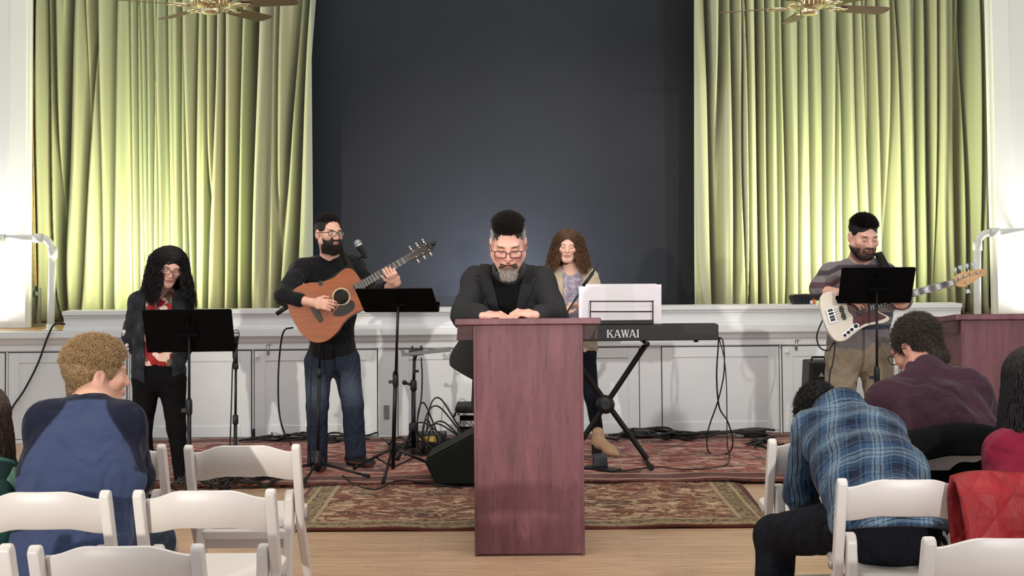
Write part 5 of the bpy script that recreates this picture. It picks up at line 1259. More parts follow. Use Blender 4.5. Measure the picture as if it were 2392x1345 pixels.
    ribbon('strap',[Mx@Vector((.40,.165,-.03)),at(2068,628,8.235),at(2058,604,8.265),at(2050,590,8.33),at(2046,592,8.42)],.055,'rubber',t)
bass()
# ================================================================ the keyboard player
def pianist():
    q=at(1345,1060,9.36); t=person('woman with long wavy brown hair standing at the digital piano',(q.x,9.36,ZR))
    f=head_frame(P(1327,574,9.28),-6,8,3,.93)
    J=dict(nb=P(1333,628,9.36),sl=P(1293,645,9.36),sr=P(1377,648,9.37),el=P(1290,712,9.32),wl=P(1318,730,9.08),er=P(1400,716,9.32),wr=P(1385,752,9.1),pl=P(1345,790,9.4),wa=P(1338,715,9.38))
    hands=[dict(wr=P(1320,732,9.06),dr=(.45,-.2,.75),nr=(.8,.3,-.5),th=(.1,-.6,.5),curl=(52,60,30),sc=.92,spread=0),
           dict(wr=P(1385,752,9.1),dr=(-.2,-.9,-.2),nr=(0,.2,-1),th=(-1,0,0),curl=(20,25,15),sc=.92)]
    fp=lambda V,C,f: face_paint(V,C,f,brow=c(110,80,62),lip=c(186,112,104),browamt=.6)
    body(t,f,J,hands,facefn=fp,neck=.046,arms=(.038,.034,.024),skin=np.array(c(234,188,168)[:3]),jaw=.93)
    S,sp,side,ch=top(J,.142,.095,.128,.088,.15,.105,.0,(.052,.046,.04),arms='',fold_amp=.005,seed=31,hem=P(1345,800,9.4))
    S.ell(A3(J['nb'])+A3((0,-.085,.015)),(.055,.085,.06),None,.01,True); 
    V,Q=S.mesh(.006)
    tb=NT('speckled_blouse'); vv=tb.coord(); n=tb.noise(vv,38,3,.6); base=tb.ramp(n,[(.35,c(124,122,146)),(.55,c(168,164,182)),(.72,c(196,192,204))]); n2=tb.noise(vv,60,1); M['blouse']=tb.done(tb.mix(tb.math('GREATER_THAN',n2,.66),base,c(206,104,92)),.8,0,.2)
    put_np('blouse',V,Q,'blouse',t)
    S,sp,side,ch=top(J,.155,.108,.142,.102,.165,.118,.85,(.060,.052,.040),fold_amp=.006,seed=33,hem=P(1345,812,9.4))
    bx=A3(J['nb'])[0]
    S._a('w',.008,A3((-.3+bx,8.9,.7)),A3((.3+bx,9.4,1.6)),lambda x,y,z:np.maximum(np.abs(x-bx-.012)-.070,y-9.36)*.9,True)
    V,Q=S.mesh(.006); put_np('cardigan',V,Q,'cloth',t,colf(len(V),c(196,178,156)))
    hx=at(1372,820,9.38)
    L=dict(pl=P(1345,815,9.4),hl=P(1326,830,9.4),hr=P(1366,830,9.38),kl=P(1330,925,9.4),kr=P(1382,925,9.34),al=P(1338,1030,9.42),ar=P(1398,1022,9.37))
    pants(t,L,c(24,26,36),rh=.080,rk=.052,ra=.040,hipw=.145,hipd=.105,amp=.003)
    for (ax_,ay,tx,ty) in ((1400,1056,1446,1066),):
        a=fl(1398,1062,ZR); b=fl(1447,1068,ZR); 
        S=Sculpt(); A_=A3((a.x,a.y+.02,ZR)); d=nrm_(A3(b)-A_); d[2]=0; up=A3((0,0,1)); sd=np.cross(d,up)
        S.cap(A_+up*.15,A_+up*.085,.044,.046,.03); S.ecap(A_+up*.085+d*.01,A_+d*.12+up*.045,sd,(.042,.045),(.043,.03),.03); S.ecap(A_+d*.10+up*.035,A_+d*.175+up*.022,sd,(.042,.028),(.022,.018),.03)
        V,Q=S.mesh(.005); o=put_np('shoe',V,Q,'leather',t,colf(len(V),c(198,160,126)))
        put('heel',MB().prism([(-.035,-.035),(.03,-.03),(.03,.03),(-.035,.035)],0,.075,Matrix.Translation((A_[0]-.01,A_[1],ZR))),'rubber',o,.004)
    a=fl(1345,1066,ZR); shoe(t,A3((a.x,9.46,ZR)),A3((a.x,9.22,ZR)),c(198,160,126),w=.04)
    S=Sculpt(); S.ell(f.p((0,.018,.036)),[q*.95 for q in (.082,.102,.090)],f.R); S.ell(f.p((0,-.115,-.03)),[q*.95 for q in (.064,.085,.098)],f.R,.01,True); S.cap(f.p((0,.05,-.02)),f.p((0,.06,-.12)),.06,.065,.04); S.half(f.p((0,0,-.15)),(0,0,-1))
    hair_obj('hair',S,.005,mrg(parted_hair(f,2200,43,.22,.0018,.010,5,out=.045,spread=1.12,lvar=.4,y0=(-.088,.08)),long_hair(f,1500,41,.23,.0019,.012,5,face=75,out=.04,spread=1.12,lvar=.4),parted_hair(f,700,42,.20,.0016,.018,6.,out=.07,spread=1.3,lvar=.6)),c(104,74,52),t,tip=lambda W,C: C*(.75+.5*sm(-f.loc(W)[:,2],-.02,.25))[:,None])
pianist()
# ================================================================ the singer
def singer():
    q=at(372,1130,8.28); t=person('woman with long black curly hair and glasses in a dark denim jacket',(q.x,8.28,0))
    f=head_frame(P(395,622,8.18),24,20,12,.98)
    J=dict(nb=P(376,672,8.30),sl=P(326,703,8.30),sr=P(426,703,8.28),el=P(306,785,8.38),wl=P(338,848,8.46),er=P(441,785,8.36),wr=P(415,850,8.44),pl=P(370,855,8.31),wa=P(372,780,8.30))
    hands=[dict(wr=P(340,850,8.46),dr=(.6,.2,-.5),nr=(0,1,0),th=(0,0,1),sc=.9),dict(wr=P(412,850,8.46),dr=(-.6,.2,-.5),nr=(0,1,0),th=(0,0,1),sc=.9)]
    fp=lambda V,C,f: face_paint(V,C,f,brow=c(40,30,28),lip=c(186,112,110))
    body(t,f,J,hands,facefn=fp,neck=.047,arms=(.04,.035,.025),skin=np.array(c(236,184,168)[:3]),jaw=1.0)
    S,sp,side,ch=top(J,.150,.105,.140,.105,.150,.115,0,(.05,.05,.04),arms='',fold_amp=.005,seed=43,hem=P(370,842,8.31))
    S.ell(A3(J['nb'])+A3((0,-.085,.0)),(.055,.085,.075),None,.01,True); V,Q=S.mesh(.006)
    tb=NT('floral_blouse'); vv=tb.coord(); vo=tb.n('ShaderNodeTexVoronoi'); vo.inputs['Scale'].default_value=24; nz=tb.n('ShaderNodeTexNoise'); nz.inputs['Scale'].default_value=22; tb.l(vv,nz.inputs['Vector']); va=tb.n('ShaderNodeVectorMath',operation='MULTIPLY_ADD'); tb.l(nz.outputs['Color'],va.inputs[0]); va.inputs[1].default_value=(.06,.06,.06); tb.l(vv,va.inputs[2]); tb.l(va.outputs[0],vo.inputs['Vector'])
    sepc=tb.n('ShaderNodeSeparateColor'); tb.l(vo.outputs['Color'],sepc.inputs[0])
    M['floral']=tb.done(tb.ramp(sepc.outputs[0],[(0,c(150,40,44)),(.42,c(236,200,184)),(.62,c(112,104,88)),(.74,c(172,52,56)),(.88,c(238,214,200))],'CONSTANT'),.75,0,.2)
    put_np('blouse',V,Q,'floral',t)
    S,sp,side,ch=top(J,.166,.122,.160,.125,.178,.135,.9,(.064,.058,.048),fold_amp=.009,seed=45,hem=P(370,868,8.31),f=48)
    bx=A3(J['wa'])[0]
    S._a('w',.008,A3((-.3+bx,7.9,.4)),A3((.3+bx,8.32,1.5)),lambda x,y,z:np.maximum(np.abs(x-bx-.02)-.085,y-8.28)*.9,True)
    V,Q=S.mesh(.006)
    dn=NT('dark_denim'); vv=dn.coord(); n=dn.noise(vv,16,4,.6); dn.bump(dn.noise(vv,240,3),.35,.002); M['dark_denim']=dn.done(dn.ramp(n,[(.3,c(26,28,32)),(.6,c(48,50,56)),(.78,c(84,84,90))]),.85,0,.2)
    put_np('jacket',V,Q,'dark_denim',t)
    M['pearl']=mat('pearl_stud',c(216,212,214),.4,var=.05)
    b=MB()
    for px,py,r in ((293,747,.008),(295,757,.008),(291,775,.017),(300,780,.01),(289,782,.009),(298,789,.010),(297,806,.013),(299,815,.010),(437,681,.011)): b.ball(at(px,py,8.33 if px<400 else 8.235),r,8,(1,1,1))
    put('sleeve_stud',b,'pearl',t)
    L=dict(pl=P(370,872,8.31),hl=P(342,890,8.31),hr=P(402,890,8.30),kl=P(334,1000,8.28),kr=P(412,1000,8.26),al=P(345,1118,8.32),ar=P(424,1112,8.28))
    pants(t,L,c(13,13,15),rh=.092,rk=.058,ra=.046,hipw=.162,hipd=.115,amp=.004,seed=47)
    for px,tx in ((345,343),(424,428)):
        q=at(px,1130,8.3); q2=at(tx,1130,8.1); shoe(t,A3((q.x,8.36,ZR)),A3((q2.x,8.10,ZR)),c(20,18,18),w=.042)
    S=Sculpt(); S.ell(f.p((0,.016,.034)),(.086,.106,.092),f.R); S.ell(f.p((0.012,-.118,-.035)),(.060,.085,.094),f.R,.01,True); S.cap(f.p((-.03,.06,-.02)),P(350,700,8.36),.07,.085,.05)
    hair_obj('hair',S,.005,mrg(parted_hair(f,3200,53,.29,.0020,.011,5,out=.035,spread=1.2,lvar=.4,y0=(-.086,.09),K=46),long_hair(f,2200,51,.29,.0020,.012,5,face=75,out=.035,spread=1.2,lvar=.4,K=46),parted_hair(f,900,52,.27,.0016,.018,6,out=.05,spread=1.34,lvar=.6,K=46)),c(17,15,16),t)
    glasses(f,t,'frame_red',.027,.017,-.110,-.002,arms=False)
singer()
# ================================================================ the seated listeners
def blond():
    cy=chC.location.y; t=person('blond young man in a blue raglan shirt sitting with his back to us',(at(150,1300,cy).x,cy,0))
    f=head_frame(P(230,873,4.40),122,6,0,.93)
    J=dict(nb=P(212,940,4.30),sl=P(110,985,4.26),sr=P(288,985,4.28),el=P(85,1130,4.40),wl=P(180,1195,4.70),er=P(322,1112,4.40),wr=P(296,1185,4.66),pl=P(158,1300,4.17),wa=P(190,1120,4.20))
    hands=[dict(wr=P(297,1182,4.64),dr=(-.9,.45,.02),nr=(0,.5,-1),th=(0,1,.3),curl=(25,30,20)),dict(wr=P(185,1195,4.70),dr=(.9,.3,.1),nr=(0,.5,-1),th=(0,1,.3),curl=(25,30,20))]
    body(t,f,J,hands,facefn=lambda V,C,f: face_paint(V,C,f,closed=False,brow=c(150,110,70),lip=c(190,120,110)),skin=np.array(c(230,178,156)[:3]),neck=.048,h=.004)
    S,sp,side,ch=top(J,.185,.115,.185,.115,.19,.13,.88,(.064,.056,.046),hem=P(155,1335,4.13),fold_amp=.005,seed=61,up=.08,neck=.062,f=40)
    V,Q=S.mesh(.0055)
    # raglan seams run from the collar to the armpits
    nb=A3(J['nb']); u=(V-nb)@side; v=(V-nb)@(-sp); lim=.062+.115*sm(v,0,.24)
    def armd(e,a): 
        p0,p1=A3(J[e]),A3(J[a]); ax=p1-p0; tt=np.clip(((V-p0)@ax)/(ax@ax),0,1)[:,None]; return np.linalg.norm(V-p0-tt*ax,axis=1)
    armq=np.minimum(np.minimum(armd('sl','el'),armd('sr','er')),np.minimum(armd('el','wl'),armd('er','wr')))
    val=np.maximum(np.where(v<.25,np.abs(u)-lim,-.02),np.where((v>.2)&(np.abs(u)>.165),.070-armq,-.02)); val=np.maximum(val,np.where(np.abs(u)<.09,.008-v,-.02))
    m_=sm(val,-.005,.005)[:,None]; C=colf(len(V),c(64,76,110))*(1-m_)+np.array(c(26,30,50)[:3])*m_; put_np('shirt',V,Q,'cloth',t,C.astype(np.float32))
    hy=A3((0,0,0)); pz=.575
    L=dict(pl=A3((at(158,1300,4.17).x,4.17,.585)),hl=A3((at(110,1300,4.2).x,4.22,.575)),hr=A3((at(225,1300,4.2).x,4.22,.575)),kl=P(120,1262,4.70),kr=P(362,1258,4.62),al=A3((at(120,1262,4.7).x,4.66,.10)),ar=A3((at(370,1262,4.62).x,4.60,.10)))
    pants(t,L,c(58,70,86),rh=.085,rk=.068,ra=.055,hipw=.17,hipd=.125,h=.008,seed=63)
    for q in ('al','ar'): a=L[q]; shoe(t,A3((a[0],a[1]-.05,0)),A3((a[0],a[1]+.22,0)),c(60,50,44),h=.008)
    S=Sculpt(); S.ell(f.p((0,.022,.040)),(.084,.106,.090),f.R); S.ell(f.p((0,-.118,-.012)),(.100,.085,.086),f.R,.01,True); S.cap(f.p((0,.055,-.02)),f.p((0,.060,-.062)),.05,.042,.03); S.half(f.p((0,.0,-.095)),f.d((0,-.1,-1)))
    for q in (-1,1): S.ell(f.p((q*.086,.006,-.030)),(.03,.038,.050),f.R,.01,True)
    S.disp(fold(64,150),.004)
    hr=lambda d:d[:,2]>.0
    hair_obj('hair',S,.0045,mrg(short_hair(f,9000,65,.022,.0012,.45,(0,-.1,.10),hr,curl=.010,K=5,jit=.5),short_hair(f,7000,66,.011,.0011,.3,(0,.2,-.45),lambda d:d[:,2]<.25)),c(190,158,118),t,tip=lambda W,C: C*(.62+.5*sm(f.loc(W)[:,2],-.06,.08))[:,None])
blond()
def plaid_man():
    t=person('man in a blue plaid flannel shirt bent far forward on his chair',(at(2080,1300,4.3).x,4.3,0))
    f=head_frame(P(1917,978,5.04),195,62,0,1.04)
    J=dict(nb=P(1955,950,4.88),sl=P(1898,1004,4.80),sr=P(2062,1006,4.74),el=P(1868,1150,4.86),wl=P(1900,1215,5.06),er=P(2095,1150,4.78),wr=P(2010,1215,5.05),pl=P(2085,1262,4.24),wa=P(2035,1110,4.46))
    hands=[dict(wr=P(1902,1215,5.06),dr=(.8,.3,-.1),nr=(0,.5,-1),th=(0,1,.3)),dict(wr=P(2005,1215,5.05),dr=(-.8,.3,-.1),nr=(0,.5,-1),th=(0,1,.3))]
    body(t,f,J,hands,skin=np.array(c(206,150,130)[:3]),h=.005)
    S,sp,side,ch=top(J,.185,.125,.180,.125,.185,.135,.85,(.070,.064,.056),hem=P(2088,1258,4.22),fold_amp=.009,seed=71,up=.10,neck=.066,f=45)
    S.half(P(2080,1236,4.2),A3((.0,-.35,-1)))
    S.cap(P(1940,960,4.86),P(1975,945,4.84),.060,.062,.03)
    V,Q=S.mesh(.006)
    tb=NT('plaid_flannel'); tc=tb.n('ShaderNodeTexCoord')
    ux=side; uy=-sp; 
    def dot(v):
        x=tb.n('ShaderNodeVectorMath',operation='DOT_PRODUCT'); tb.l(tc.outputs['Object'],x.inputs[0]); x.inputs[1].default_value=tuple(float(q) for q in v); return x.outputs['Value']
    nz=tb.noise(tc.outputs['Object'],6,2); wob=tb.math('MULTIPLY',nz,.035)
    A_=c(26,36,58); B_=c(58,84,112); C_=c(116,138,158); K_=c(16,20,30)
    st=[(0,A_),(.24,B_),(.30,A_),(.36,B_),(.52,C_),(.575,K_),(.60,C_),(.70,K_),(.725,C_),(.79,B_),(.92,K_),(.945,B_)]
    def band(v,ofs): 
        s=tb.math('ADD',tb.math('ADD',dot(v),wob),ofs); fr=tb.math('FRACT',tb.math('DIVIDE',s,.14)); return tb.ramp(fr,st,'CONSTANT')
    cc=tb.mix(.5,band(ux,5.0),band(uy,5.03)); cc=tb.mix(1.,cc,tb.ramp(tb.noise(tc.outputs['Object'],40,3),[(.3,(.8,.8,.8,1)),(.7,(1,1,1,1))]),'MULTIPLY')
    tb.bump(tb.math('MULTIPLY',tb.noise(tc.outputs['Object'],9,3,.5,.7),5.),.6,.012); M['plaid']=tb.done(cc,.9,0,.1,.1)
    put_np('shirt',V,Q,'plaid',t)
    L=dict(pl=A3((at(2078,1290,4.25).x,4.26,.60)),up=(0,-.02,1),hl=A3((at(2020,1290,4.3).x,4.34,.585)),hr=A3((at(2140,1290,4.3).x,4.34,.58)),kl=P(1812,1252,4.74),kr=P(2105,1262,4.86),al=A3((at(1798,1252,4.74).x,4.70,.10)),ar=A3((at(2105,1262,4.86).x,4.82,.1)))
    pants(t,L,c(24,26,34),rh=.092,rk=.076,ra=.064,hipw=.175,hipd=.13,h=.007,seed=73,top_=.0)
    for q in ('al','ar'): a=L[q]; shoe(t,A3((a[0],a[1]-.05,0)),A3((a[0],a[1]+.22,0)),c(40,34,30),h=.008)
    S=Sculpt(); S.ell(f.p((0,.020,.040)),(.084,.104,.090),f.R); S.ell(f.p((0,-.115,-.012)),(.090,.080,.085),f.R,.01,True); S.half(f.p((0,.0,-.085)),f.d((0,.1,-1))); S.disp(fold(74,170),.003)
    hair_obj('hair',S,.005,short_hair(f,8000,75,.018,.0011,.35,(0,.25,.1),None),c(40,38,38),t)
plaid_man()
def maroon_man():
    t=person('grey-brown haired man in a maroon shirt with bowed head, back to us',(at(2228,1200,5.1).x,5.1,0))
    f=head_frame(P(2140,812,5.44),212,30,4,1.06)
    J=dict(nb=P(2158,868,5.34),sl=P(2072,938,5.26),sr=P(2268,912,5.26),el=P(2020,1040,5.36),wl=P(2050,1120,5.62),er=P(2312,1010,5.34),wr=P(2280,1100,5.6),pl=P(2222,1150,5.06),wa=P(2205,1020,5.14))
    hands=[dict(wr=P(2050,1120,5.62),dr=(.8,.3,-.1),nr=(0,.5,-1),th=(0,1,.3)),dict(wr=P(2280,1100,5.6),dr=(-.8,.3,-.1),nr=(0,.5,-1),th=(0,1,.3))]
    body(t,f,J,hands,skin=np.array(c(206,150,134)[:3]),h=.005,neck=.062)
    S,sp,side,ch=top(J,.205,.135,.20,.135,.20,.14,.9,(.080,.072,.06),fold_amp=.009,seed=81,up=.09,neck=.07,f=45)
    S.cap(P(2150,866,5.36),P(2166,860,5.34),.062,.062,.03)
    V,Q=S.mesh(.006); put_np('shirt',V,Q,'cloth',t,colf(len(V),c(62,38,50)))
    L=dict(pl=A3((at(2222,1180,5.1).x,5.06,.60)),hl=A3((at(2170,1180,5.1).x,5.12,.585)),hr=A3((at(2280,1180,5.1).x,5.12,.585)),kl=A3((at(2140,1180,5.1).x,5.55,.56)),kr=A3((at(2310,1180,5.1).x,5.55,.56)),al=A3((at(2140,1180,5.1).x,5.52,.1)),ar=A3((at(2310,1180,5.1).x,5.52,.1)))
    pants(t,L,c(18,18,20),rh=.09,rk=.07,ra=.06,hipw=.175,hipd=.125,h=.009)
    for q in ('al','ar'): a=L[q]; shoe(t,A3((a[0],a[1]-.05,0)),A3((a[0],a[1]+.22,0)),c(40,34,30),h=.009)
    S=Sculpt(); S.ell(f.p((0,.022,.040)),(.088,.108,.092),f.R); S.ell(f.p((0,-.118,-.012)),(.100,.083,.085),f.R,.01,True); S.cap(f.p((0,.055,-.03)),f.p((0,.060,-.075)),.055,.050,.03); S.half(f.p((0,.0,-.105)),f.d((0,.1,-1)))
    for q in (-1,1): S.ell(f.p((q*.088,.004,-.028)),(.03,.036,.048),f.R,.01,True)
    S.disp(fold(84,150),.004)
    hair_obj('hair',S,.005,mrg(short_hair(f,9000,85,.024,.0012,.10,(.1,.5,-.15),lambda d:d[:,2]>-.1,curl=.004),short_hair(f,6000,86,.022,.0012,.25,(0,.3,-.6),lambda d:d[:,2]<.2)),c(84,74,66),t,tip=lambda W,C: C*(.75+.35*sm(f.loc(W)[:,2],-.02,.10))[:,None])
    glasses(f,t,'frame',.027,.018)
maroon_man()
def listener(label,head,yaw,hc,shirt_col,mt,J,hairlen,seed,hips,pant,spr=1.12,wave=.010):
    t=person(label,(hips[0],hips[1],0)); f=head_frame(head,yaw,8,0,.98)
    body(t,f,J,[dict(wr=J['wl'],dr=(.7,.6,-.1),nr=(0,.3,-1),th=(0,1,.3),sc=.92),dict(wr=J['wr'],dr=(-.7,.6,-.1),nr=(0,.3,-1),th=(0,1,.3),sc=.92)],h=.005,neck=.048,arms=(.04,.035,.025))
    S,sp,side,ch=top(J,.16,.11,.15,.105,.175,.12,.9,(.062,.054,.044),fold_amp=.007,seed=seed,up=.08,neck=.055)
    V,Q=S.mesh(.006); C=colf(len(V),shirt_col); put_np('shirt',V,Q,mt,t,C)
    x,y=hips[0],hips[1]
    L=dict(pl=A3((x,y,.60)),hl=A3((x-.08,y+.06,.58)),hr=A3((x+.08,y+.06,.58)),kl=A3((x-.1,y+.48,.55)),kr=A3((x+.1,y+.48,.55)),al=A3((x-.1,y+.46,.1)),ar=A3((x+.1,y+.46,.1)))
    pants(t,L,pant,rh=.085,rk=.064,ra=.05,hipw=.17,hipd=.12,h=.009)
    for q in ('al','ar'): a=L[q]; shoe(t,A3((a[0],a[1]-.05,0)),A3((a[0],a[1]+.2,0)),c(40,34,30),h=.009)
    S=Sculpt(); S.ell(f.p((0,.018,.036)),(.086,.106,.092),f.R); S.ell(f.p((0,-.118,-.03)),(.064,.085,.094),f.R,.01,True); S.cap(f.p((0,.055,-.02)),f.p((0,.06,0))-A3((0,0,hairlen*.75)),.075,.07,.05)
    hair_obj('hair',S,.006,mrg(parted_hair(f,1500,seed+1,hairlen,.0024,wave,4,out=.03,spread=spr),long_hair(f,3000,seed,hairlen,.0026,wave,3,face=60,out=.03,spread=spr)),hc,t)
    return t
hx=at(2418,900,4.35); bx=at(2440,1200,4.2).x
listener('woman with long black hair in a dark red top at the right edge',P(2408,898,4.36),190,c(22,18,20),c(128,24,52),'cloth',
  dict(nb=P(2412,985,4.34),sl=P(2352,1052,4.30),sr=P(2500,1052,4.30),el=P(2334,1165,4.36),wl=P(2380,1230,4.6),er=P(2540,1180,4.36),wr=P(2480,1240,4.6),pl=A3((bx,4.22,.62)),wa=P(2425,1140,4.24)),.26,91,(bx,4.22),c(40,40,48),1.1,.006)
bx=at(-75,1200,4.2).x
lw=NT('green_pattern'); vv=lw.coord(); vo=lw.n('ShaderNodeTexVoronoi'); vo.inputs['Scale'].default_value=14; lw.l(vv,vo.inputs['Vector']); sp_=lw.n('ShaderNodeSeparateColor'); lw.l(vo.outputs['Color'],sp_.inputs[0])
M['green_pattern']=lw.done(lw.ramp(sp_.outputs[0],[(0,c(24,44,44)),(.4,c(118,160,142)),(.6,c(30,58,56)),(.8,c(60,110,100))],'CONSTANT'),.85,0,.2)
listener('woman with long brown hair in a green patterned top at the left edge',P(-42,985,4.36),172,c(74,56,46),c(60,90,84),'green_pattern',
  dict(nb=P(-48,1068,4.32),sl=P(-118,1120,4.28),sr=P(8,1120,4.28),el=P(-150,1230,4.36),wl=P(-90,1280,4.6),er=P(8,1215,4.42),wr=P(-30,1270,4.6),pl=A3((bx,4.2,.62)),wa=P(-60,1190,4.22)),.34,95,(bx,4.2),c(120,118,120),1.1,.006)
# ================================================================ coats and bag on the chairs
def coat(name,label,cx_,Y,zt,w,drop,mt,seed,lean=.12,bulge=.05,topgap=None,front=.25,yaw=0):
    """cloth folded over a chair back rail: behind it hangs to drop, in front it falls to the seat"""
    rg=np.random.RandomState(seed); ph=rg.rand(4)*6; nu,nv=44,40; V=[]
    for j in range(nv+1):
        s=j/nv*(drop+front)-front
        for i in range(nu+1):
            u=i/nu*2-1; hw=w/2*(1+.05*math.sin(3*s+ph[0])+.06*max(0,s))
            x=u*hw+.008*math.sin(9*s+ph[1])
            wv=(math.sin(u*7+ph[1]+s*2)+.6*math.sin(u*13+ph[2]-s*3))*.022*min(1,abs(s)*6)
            if s<0: y=.045+.01*(-s)+wv*.5; z=zt+s-.02
            else: y=-.05-bulge*math.sin(min(1,s/.25)*1.5)-lean*s*-.2+wv; z=zt-s+.0
            r=abs(s)
            if r<.03: z=zt+.016*(1-(r/.03)**2)-r*.2; y=.045*(-s/.03) if s<0 else -.05*(s/.03)
            z+=.012*math.sin(u*4+ph[3])-.035*abs(u)**3
            V.append((cx_+x*math.cos(yaw)-y*math.sin(yaw),Y+y*math.cos(yaw)+x*math.sin(yaw),z))
    mb=MB().add(V,[(j*(nu+1)+i,j*(nu+1)+i+1,(j+1)*(nu+1)+i+1,(j+1)*(nu+1)+i) for j in range(nv) for i in range(nu)],True)
    t=thing(name,label,'coat',(cx_,Y,.5)); o=put('coat_body',mb,mt,t); s_=o.modifiers.new('t','SOLIDIFY'); s_.thickness=.018; s_.offset=0
    return t
tb=NT('quilted_red'); tc=tb.n('ShaderNodeTexCoord'); hs=[]
wob=tb.math('MULTIPLY',tb.noise(tc.outputs['Object'],5,2),.05)
for v in ((.75,0,.66),(-.75,0,.66)):
    x=tb.n('ShaderNodeVectorMath',operation='DOT_PRODUCT'); tb.l(tc.outputs['Object'],x.inputs[0]); x.inputs[1].default_value=v
    hs.append(tb.math('ABSOLUTE',tb.math('SUBTRACT',tb.math('FRACT',tb.math('DIVIDE',tb.math('ADD',tb.math('ADD',x.outputs['Value'],wob),9.),.10)),.5)))
q_=tb.math('POWER',tb.math('SUBTRACT',1.,tb.math('MULTIPLY',tb.math('MAXIMUM',hs[0],hs[1]),1.8)),.5,True)
tb.bump(tb.math('ADD',q_,tb.math('MULTIPLY',tb.noise(tc.outputs['Object'],16,3,.5,.8),.9)),.8,.014); M['quilted_red']=tb.done(tb.ramp(tb.noise(tb.coord(),9,3),[(.3,c(128,26,34)),(.7,c(160,40,46))]),.55,0,.3)
M['black_wool']=mat('black_wool',c(16,16,18),.9,var=.3,vs=30,bs=60,bst=.4,bd=.006,spec=.1)
kx=chK.location.x
rc=coat('quilted_jacket','red quilted jacket draped over a chair back at the right edge',kx-.005,chK.location.y-.225,.80,.56,.62,'quilted_red',5,bulge=.06)
cl=MB(); 
jx=chJ.location.x
bc=coat('black_coat','black coat draped over the chair back of the man in maroon',jx-.02,chJ.location.y-.23,.81,.60,.085,'black_wool',9,bulge=.04,front=.18)
q=at(2222,1245,4.33); zc=.487
t=thing('striped_pouch','small black and white striped pouch on the chair seat beside the plaid man','pouch',(q.x,4.33,zc))
S=Sculpt(); S.ecap(A3((q.x-.03,4.33,zc+.045)),A3((q.x+.03,4.34,zc+.05)),(0,0,1),(.045,.04),(.05,.04),.02); S.half(A3((0,0,zc)),(0,0,-1)); V,Q=S.mesh(.005)
C=colf(len(V),c(30,28,34)); m_=(np.sin((V[:,0]-q.x+.6*(V[:,2]-zc))*210)>.45)[:,None]; C=np.where(m_,np.array(c(200,196,198)[:3]),C).astype(np.float32); put_np('pouch_body',V,Q,'cloth',t,C)
put('pouch_strap',MB().tube(smooth_path([(q.x-.05,4.33,zc+.06),(q.x-.045,4.33,zc+.13),(q.x-.02,4.33,zc+.15),(q.x+.0,4.335,zc+.09)],5),.005,6),'rubber',t)
# ================================================================ cables
def cable(label,pts,r=.0055,group=None,name='cable',mt='cable'):
    p=smooth_path(pts,7); t=put(name,MB().tube(p,r,6),mt,None,base=tuple(p[0])); tag(t,label,'cable',group); return t
Z=ZR+.006
cable('black cable hanging from the stage corner down the cupboards at far left',[at(152,757,10.14),at(128,757,10.13),at(112,785,10.14),at(88,850,10.19),at(56,912,10.19),at(30,950,10.19),at(8,1000,10.19)],.008)
cable('black cable looping from the acoustic guitar down to the rug',[at(684,765,8.55),at(664,772,8.62),at(655,810,8.7),at(650,880,8.75),at(652,960,8.8),at(664,1010,8.85),fl(688,1050,Z),fl(700,1085,Z),fl(650,1112,Z),fl(560,1118,Z)],.006)
cable('thin cable hanging beside the singer’s microphone stand',[at(547,838,8.0),at(543,860,8.0),at(541,930,8.0),at(538,1020,8.0),at(534,1100,8.0),fl(530,1128,Z),fl(560,1140,Z),fl(640,1128,Z)],.0045)
cable('cable hanging down the guitarist’s microphone stand',[at(752,664,8.45),at(729,690,8.46),at(727,760,8.46),at(726,900,8.48),at(722,1040,8.5),fl(728,1092,Z),fl(712,1118,Z)],.0045)
cable('cable running down from the clamp of the tripod stand',[at(984,835,8.95),at(986,880,8.93),at(984,930,8.93),at(976,975,8.93),at(972,1010,8.95),at(976,1040,8.95),fl(985,1062,ZR+.006)],.006)
cable('cable from the white bass, looping under its body',[at(1925,740,8.16),at(1912,770,8.2),at(1908,790,8.22),at(1916,812,8.22),at(1935,818,8.2),at(1950,800,8.2),at(1945,850,8.16),at(1938,875,8.14),at(1935,960,8.15)],.005)
kz=.9
cable('cable looping from the end of the digital piano down to the rug',[at(1679,788,8.8),at(1688,795,8.78),at(1692,830,8.78),at(1690,880,8.78),at(1676,940,8.8),at(1660,985,8.82),at(1652,1020,8.85),fl(1657,1056,Z),fl(1700,1058,Z),fl(1712,1030,ZR+.1),at(1700,985,8.95),at(1680,950,8.85),at(1674,880,8.8),at(1677,820,8.8),at(1679,790,8.82)],.0055)
cable('second thin cable from the end of the digital piano to the pedal',[at(1680,790,8.78),at(1692,840,8.75),at(1697,900,8.74),at(1698,980,8.74),at(1699,1040,8.74),fl(1704,1064,Z),fl(1690,1088,Z),fl(1600,1096,Z),fl(1530,1090,Z),fl(1450,1100,Z),fl(1420,1098,Z)],.004)
rg=random.Random(12)
def heap(x0,x1,y0,y1,n,group,label,zh=.05,r=.0055):
    for i in range(n):
        pts=[]; x=rg.uniform(x0,x0+(x1-x0)*.3); y=rg.uniform(y0,y1); k=rg.randint(6,9); xe=rg.uniform(x0+(x1-x0)*.6,x1)
        for j in range(k):
            pts.append(Vector((x+(xe-x)*j/(k-1)+rg.uniform(-.10,.10),min(YW-.03,rg.uniform(y0,y1)),Z+rg.uniform(0,zh))))
        cable(label,pts,r,group)
X=lambda px,D: at(px,1030,D).x
heap(X(560,10),X(900,10),9.85,10.18,6,'cables along the cupboards behind the guitarist','black cable lying along the foot of the cupboards behind the guitarist',.04,.008)
heap(X(880,9.6),X(1110,9.6),9.25,9.9,9,'cable tangle around the tripod','black cable in the tangle around the foot of the tripod stand',.06,.007)
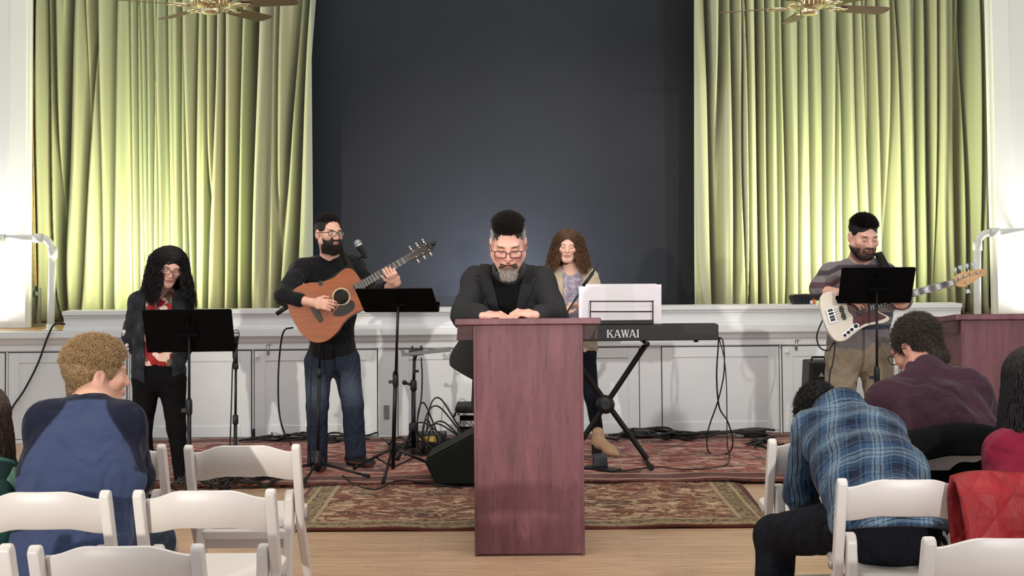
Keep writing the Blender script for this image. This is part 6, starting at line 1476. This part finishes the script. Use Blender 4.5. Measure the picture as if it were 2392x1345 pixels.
heap(X(1370,10),X(1830,10),9.75,10.16,8,'cables along the cupboards behind the keyboard','black cable lying along the foot of the cupboards behind the keyboard',.05,.009)
heap(X(430,8.4),X(720,8.4),8.1,8.7,4,'cables on the rug by the singer','black cable trailing over the rug between singer and guitarist',.006,.006)
heap(X(1740,9.6),X(1850,9.6),9.4,9.8,3,'cables near the bass player','coiled black cable on the rug left of the bass player',.03,.008)
for i in range(7):   # loops rising behind the tripod
    x=X(rg.uniform(965,1035),9.4); y=rg.uniform(9.2,9.7); h=rg.uniform(.12,.36); w=rg.uniform(.05,.22)
    cable('black cable arching up behind the foot of the tripod stand',[Vector((x-w*.4,y,Z)),Vector((x-w*.2,y,Z+h*.8)),Vector((x+w*.2,y+.03,Z+h)),Vector((x+w*.8,y+.05,Z+h*.6)),Vector((x+w*1.5,y+.06,Z))],.006,'cable loops behind the tripod')
cable('black cable on the rug under the legs of the guitarist’s music stand',[fl(800,1110,Z),fl(830,1132,Z),fl(880,1142,Z),fl(930,1122,Z),fl(1000,1128,Z),fl(1080,1140,Z)],.005)
# adapters at the cupboard foot
for px,D,w,nm,mt_ in ((1762,10.05,.17,'black power adapter at the foot of the cupboards right of the keyboard','black_plastic'),(1500,10.05,.12,'black and white plug strip at the foot of the cupboards behind the keyboard','black_plastic')):
    q=at(px,1020,D); t=thing('power_adapter',nm,'power adapter',(q.x,D,ZR)); put('adapter_body',MB().box(q.x-w/2,q.x+w/2,D-.04,D+.04,ZR,ZR+.055),mt_,t,.006); put('plug_end',MB().box(q.x-w/2-.06,q.x-w/2,D-.03,D+.02,ZR,ZR+.04),'white_print' if px==1500 else 'steel',t,.003)
q=at(594,1020,10.19); t=tag(put('door_wedge',MB().prism([(-.012,0),(.014,0),(.010,.11),(-.006,.11)],-.02,.02,Matrix(((1,0,0,q.x),(0,0,1,10.16),(0,1,0,.0),(0,0,0,1)))),'black_plastic',None,.003,base=(q.x,10.16,0)),'short upright black peg at the foot of the cupboard left of the guitarist','peg')
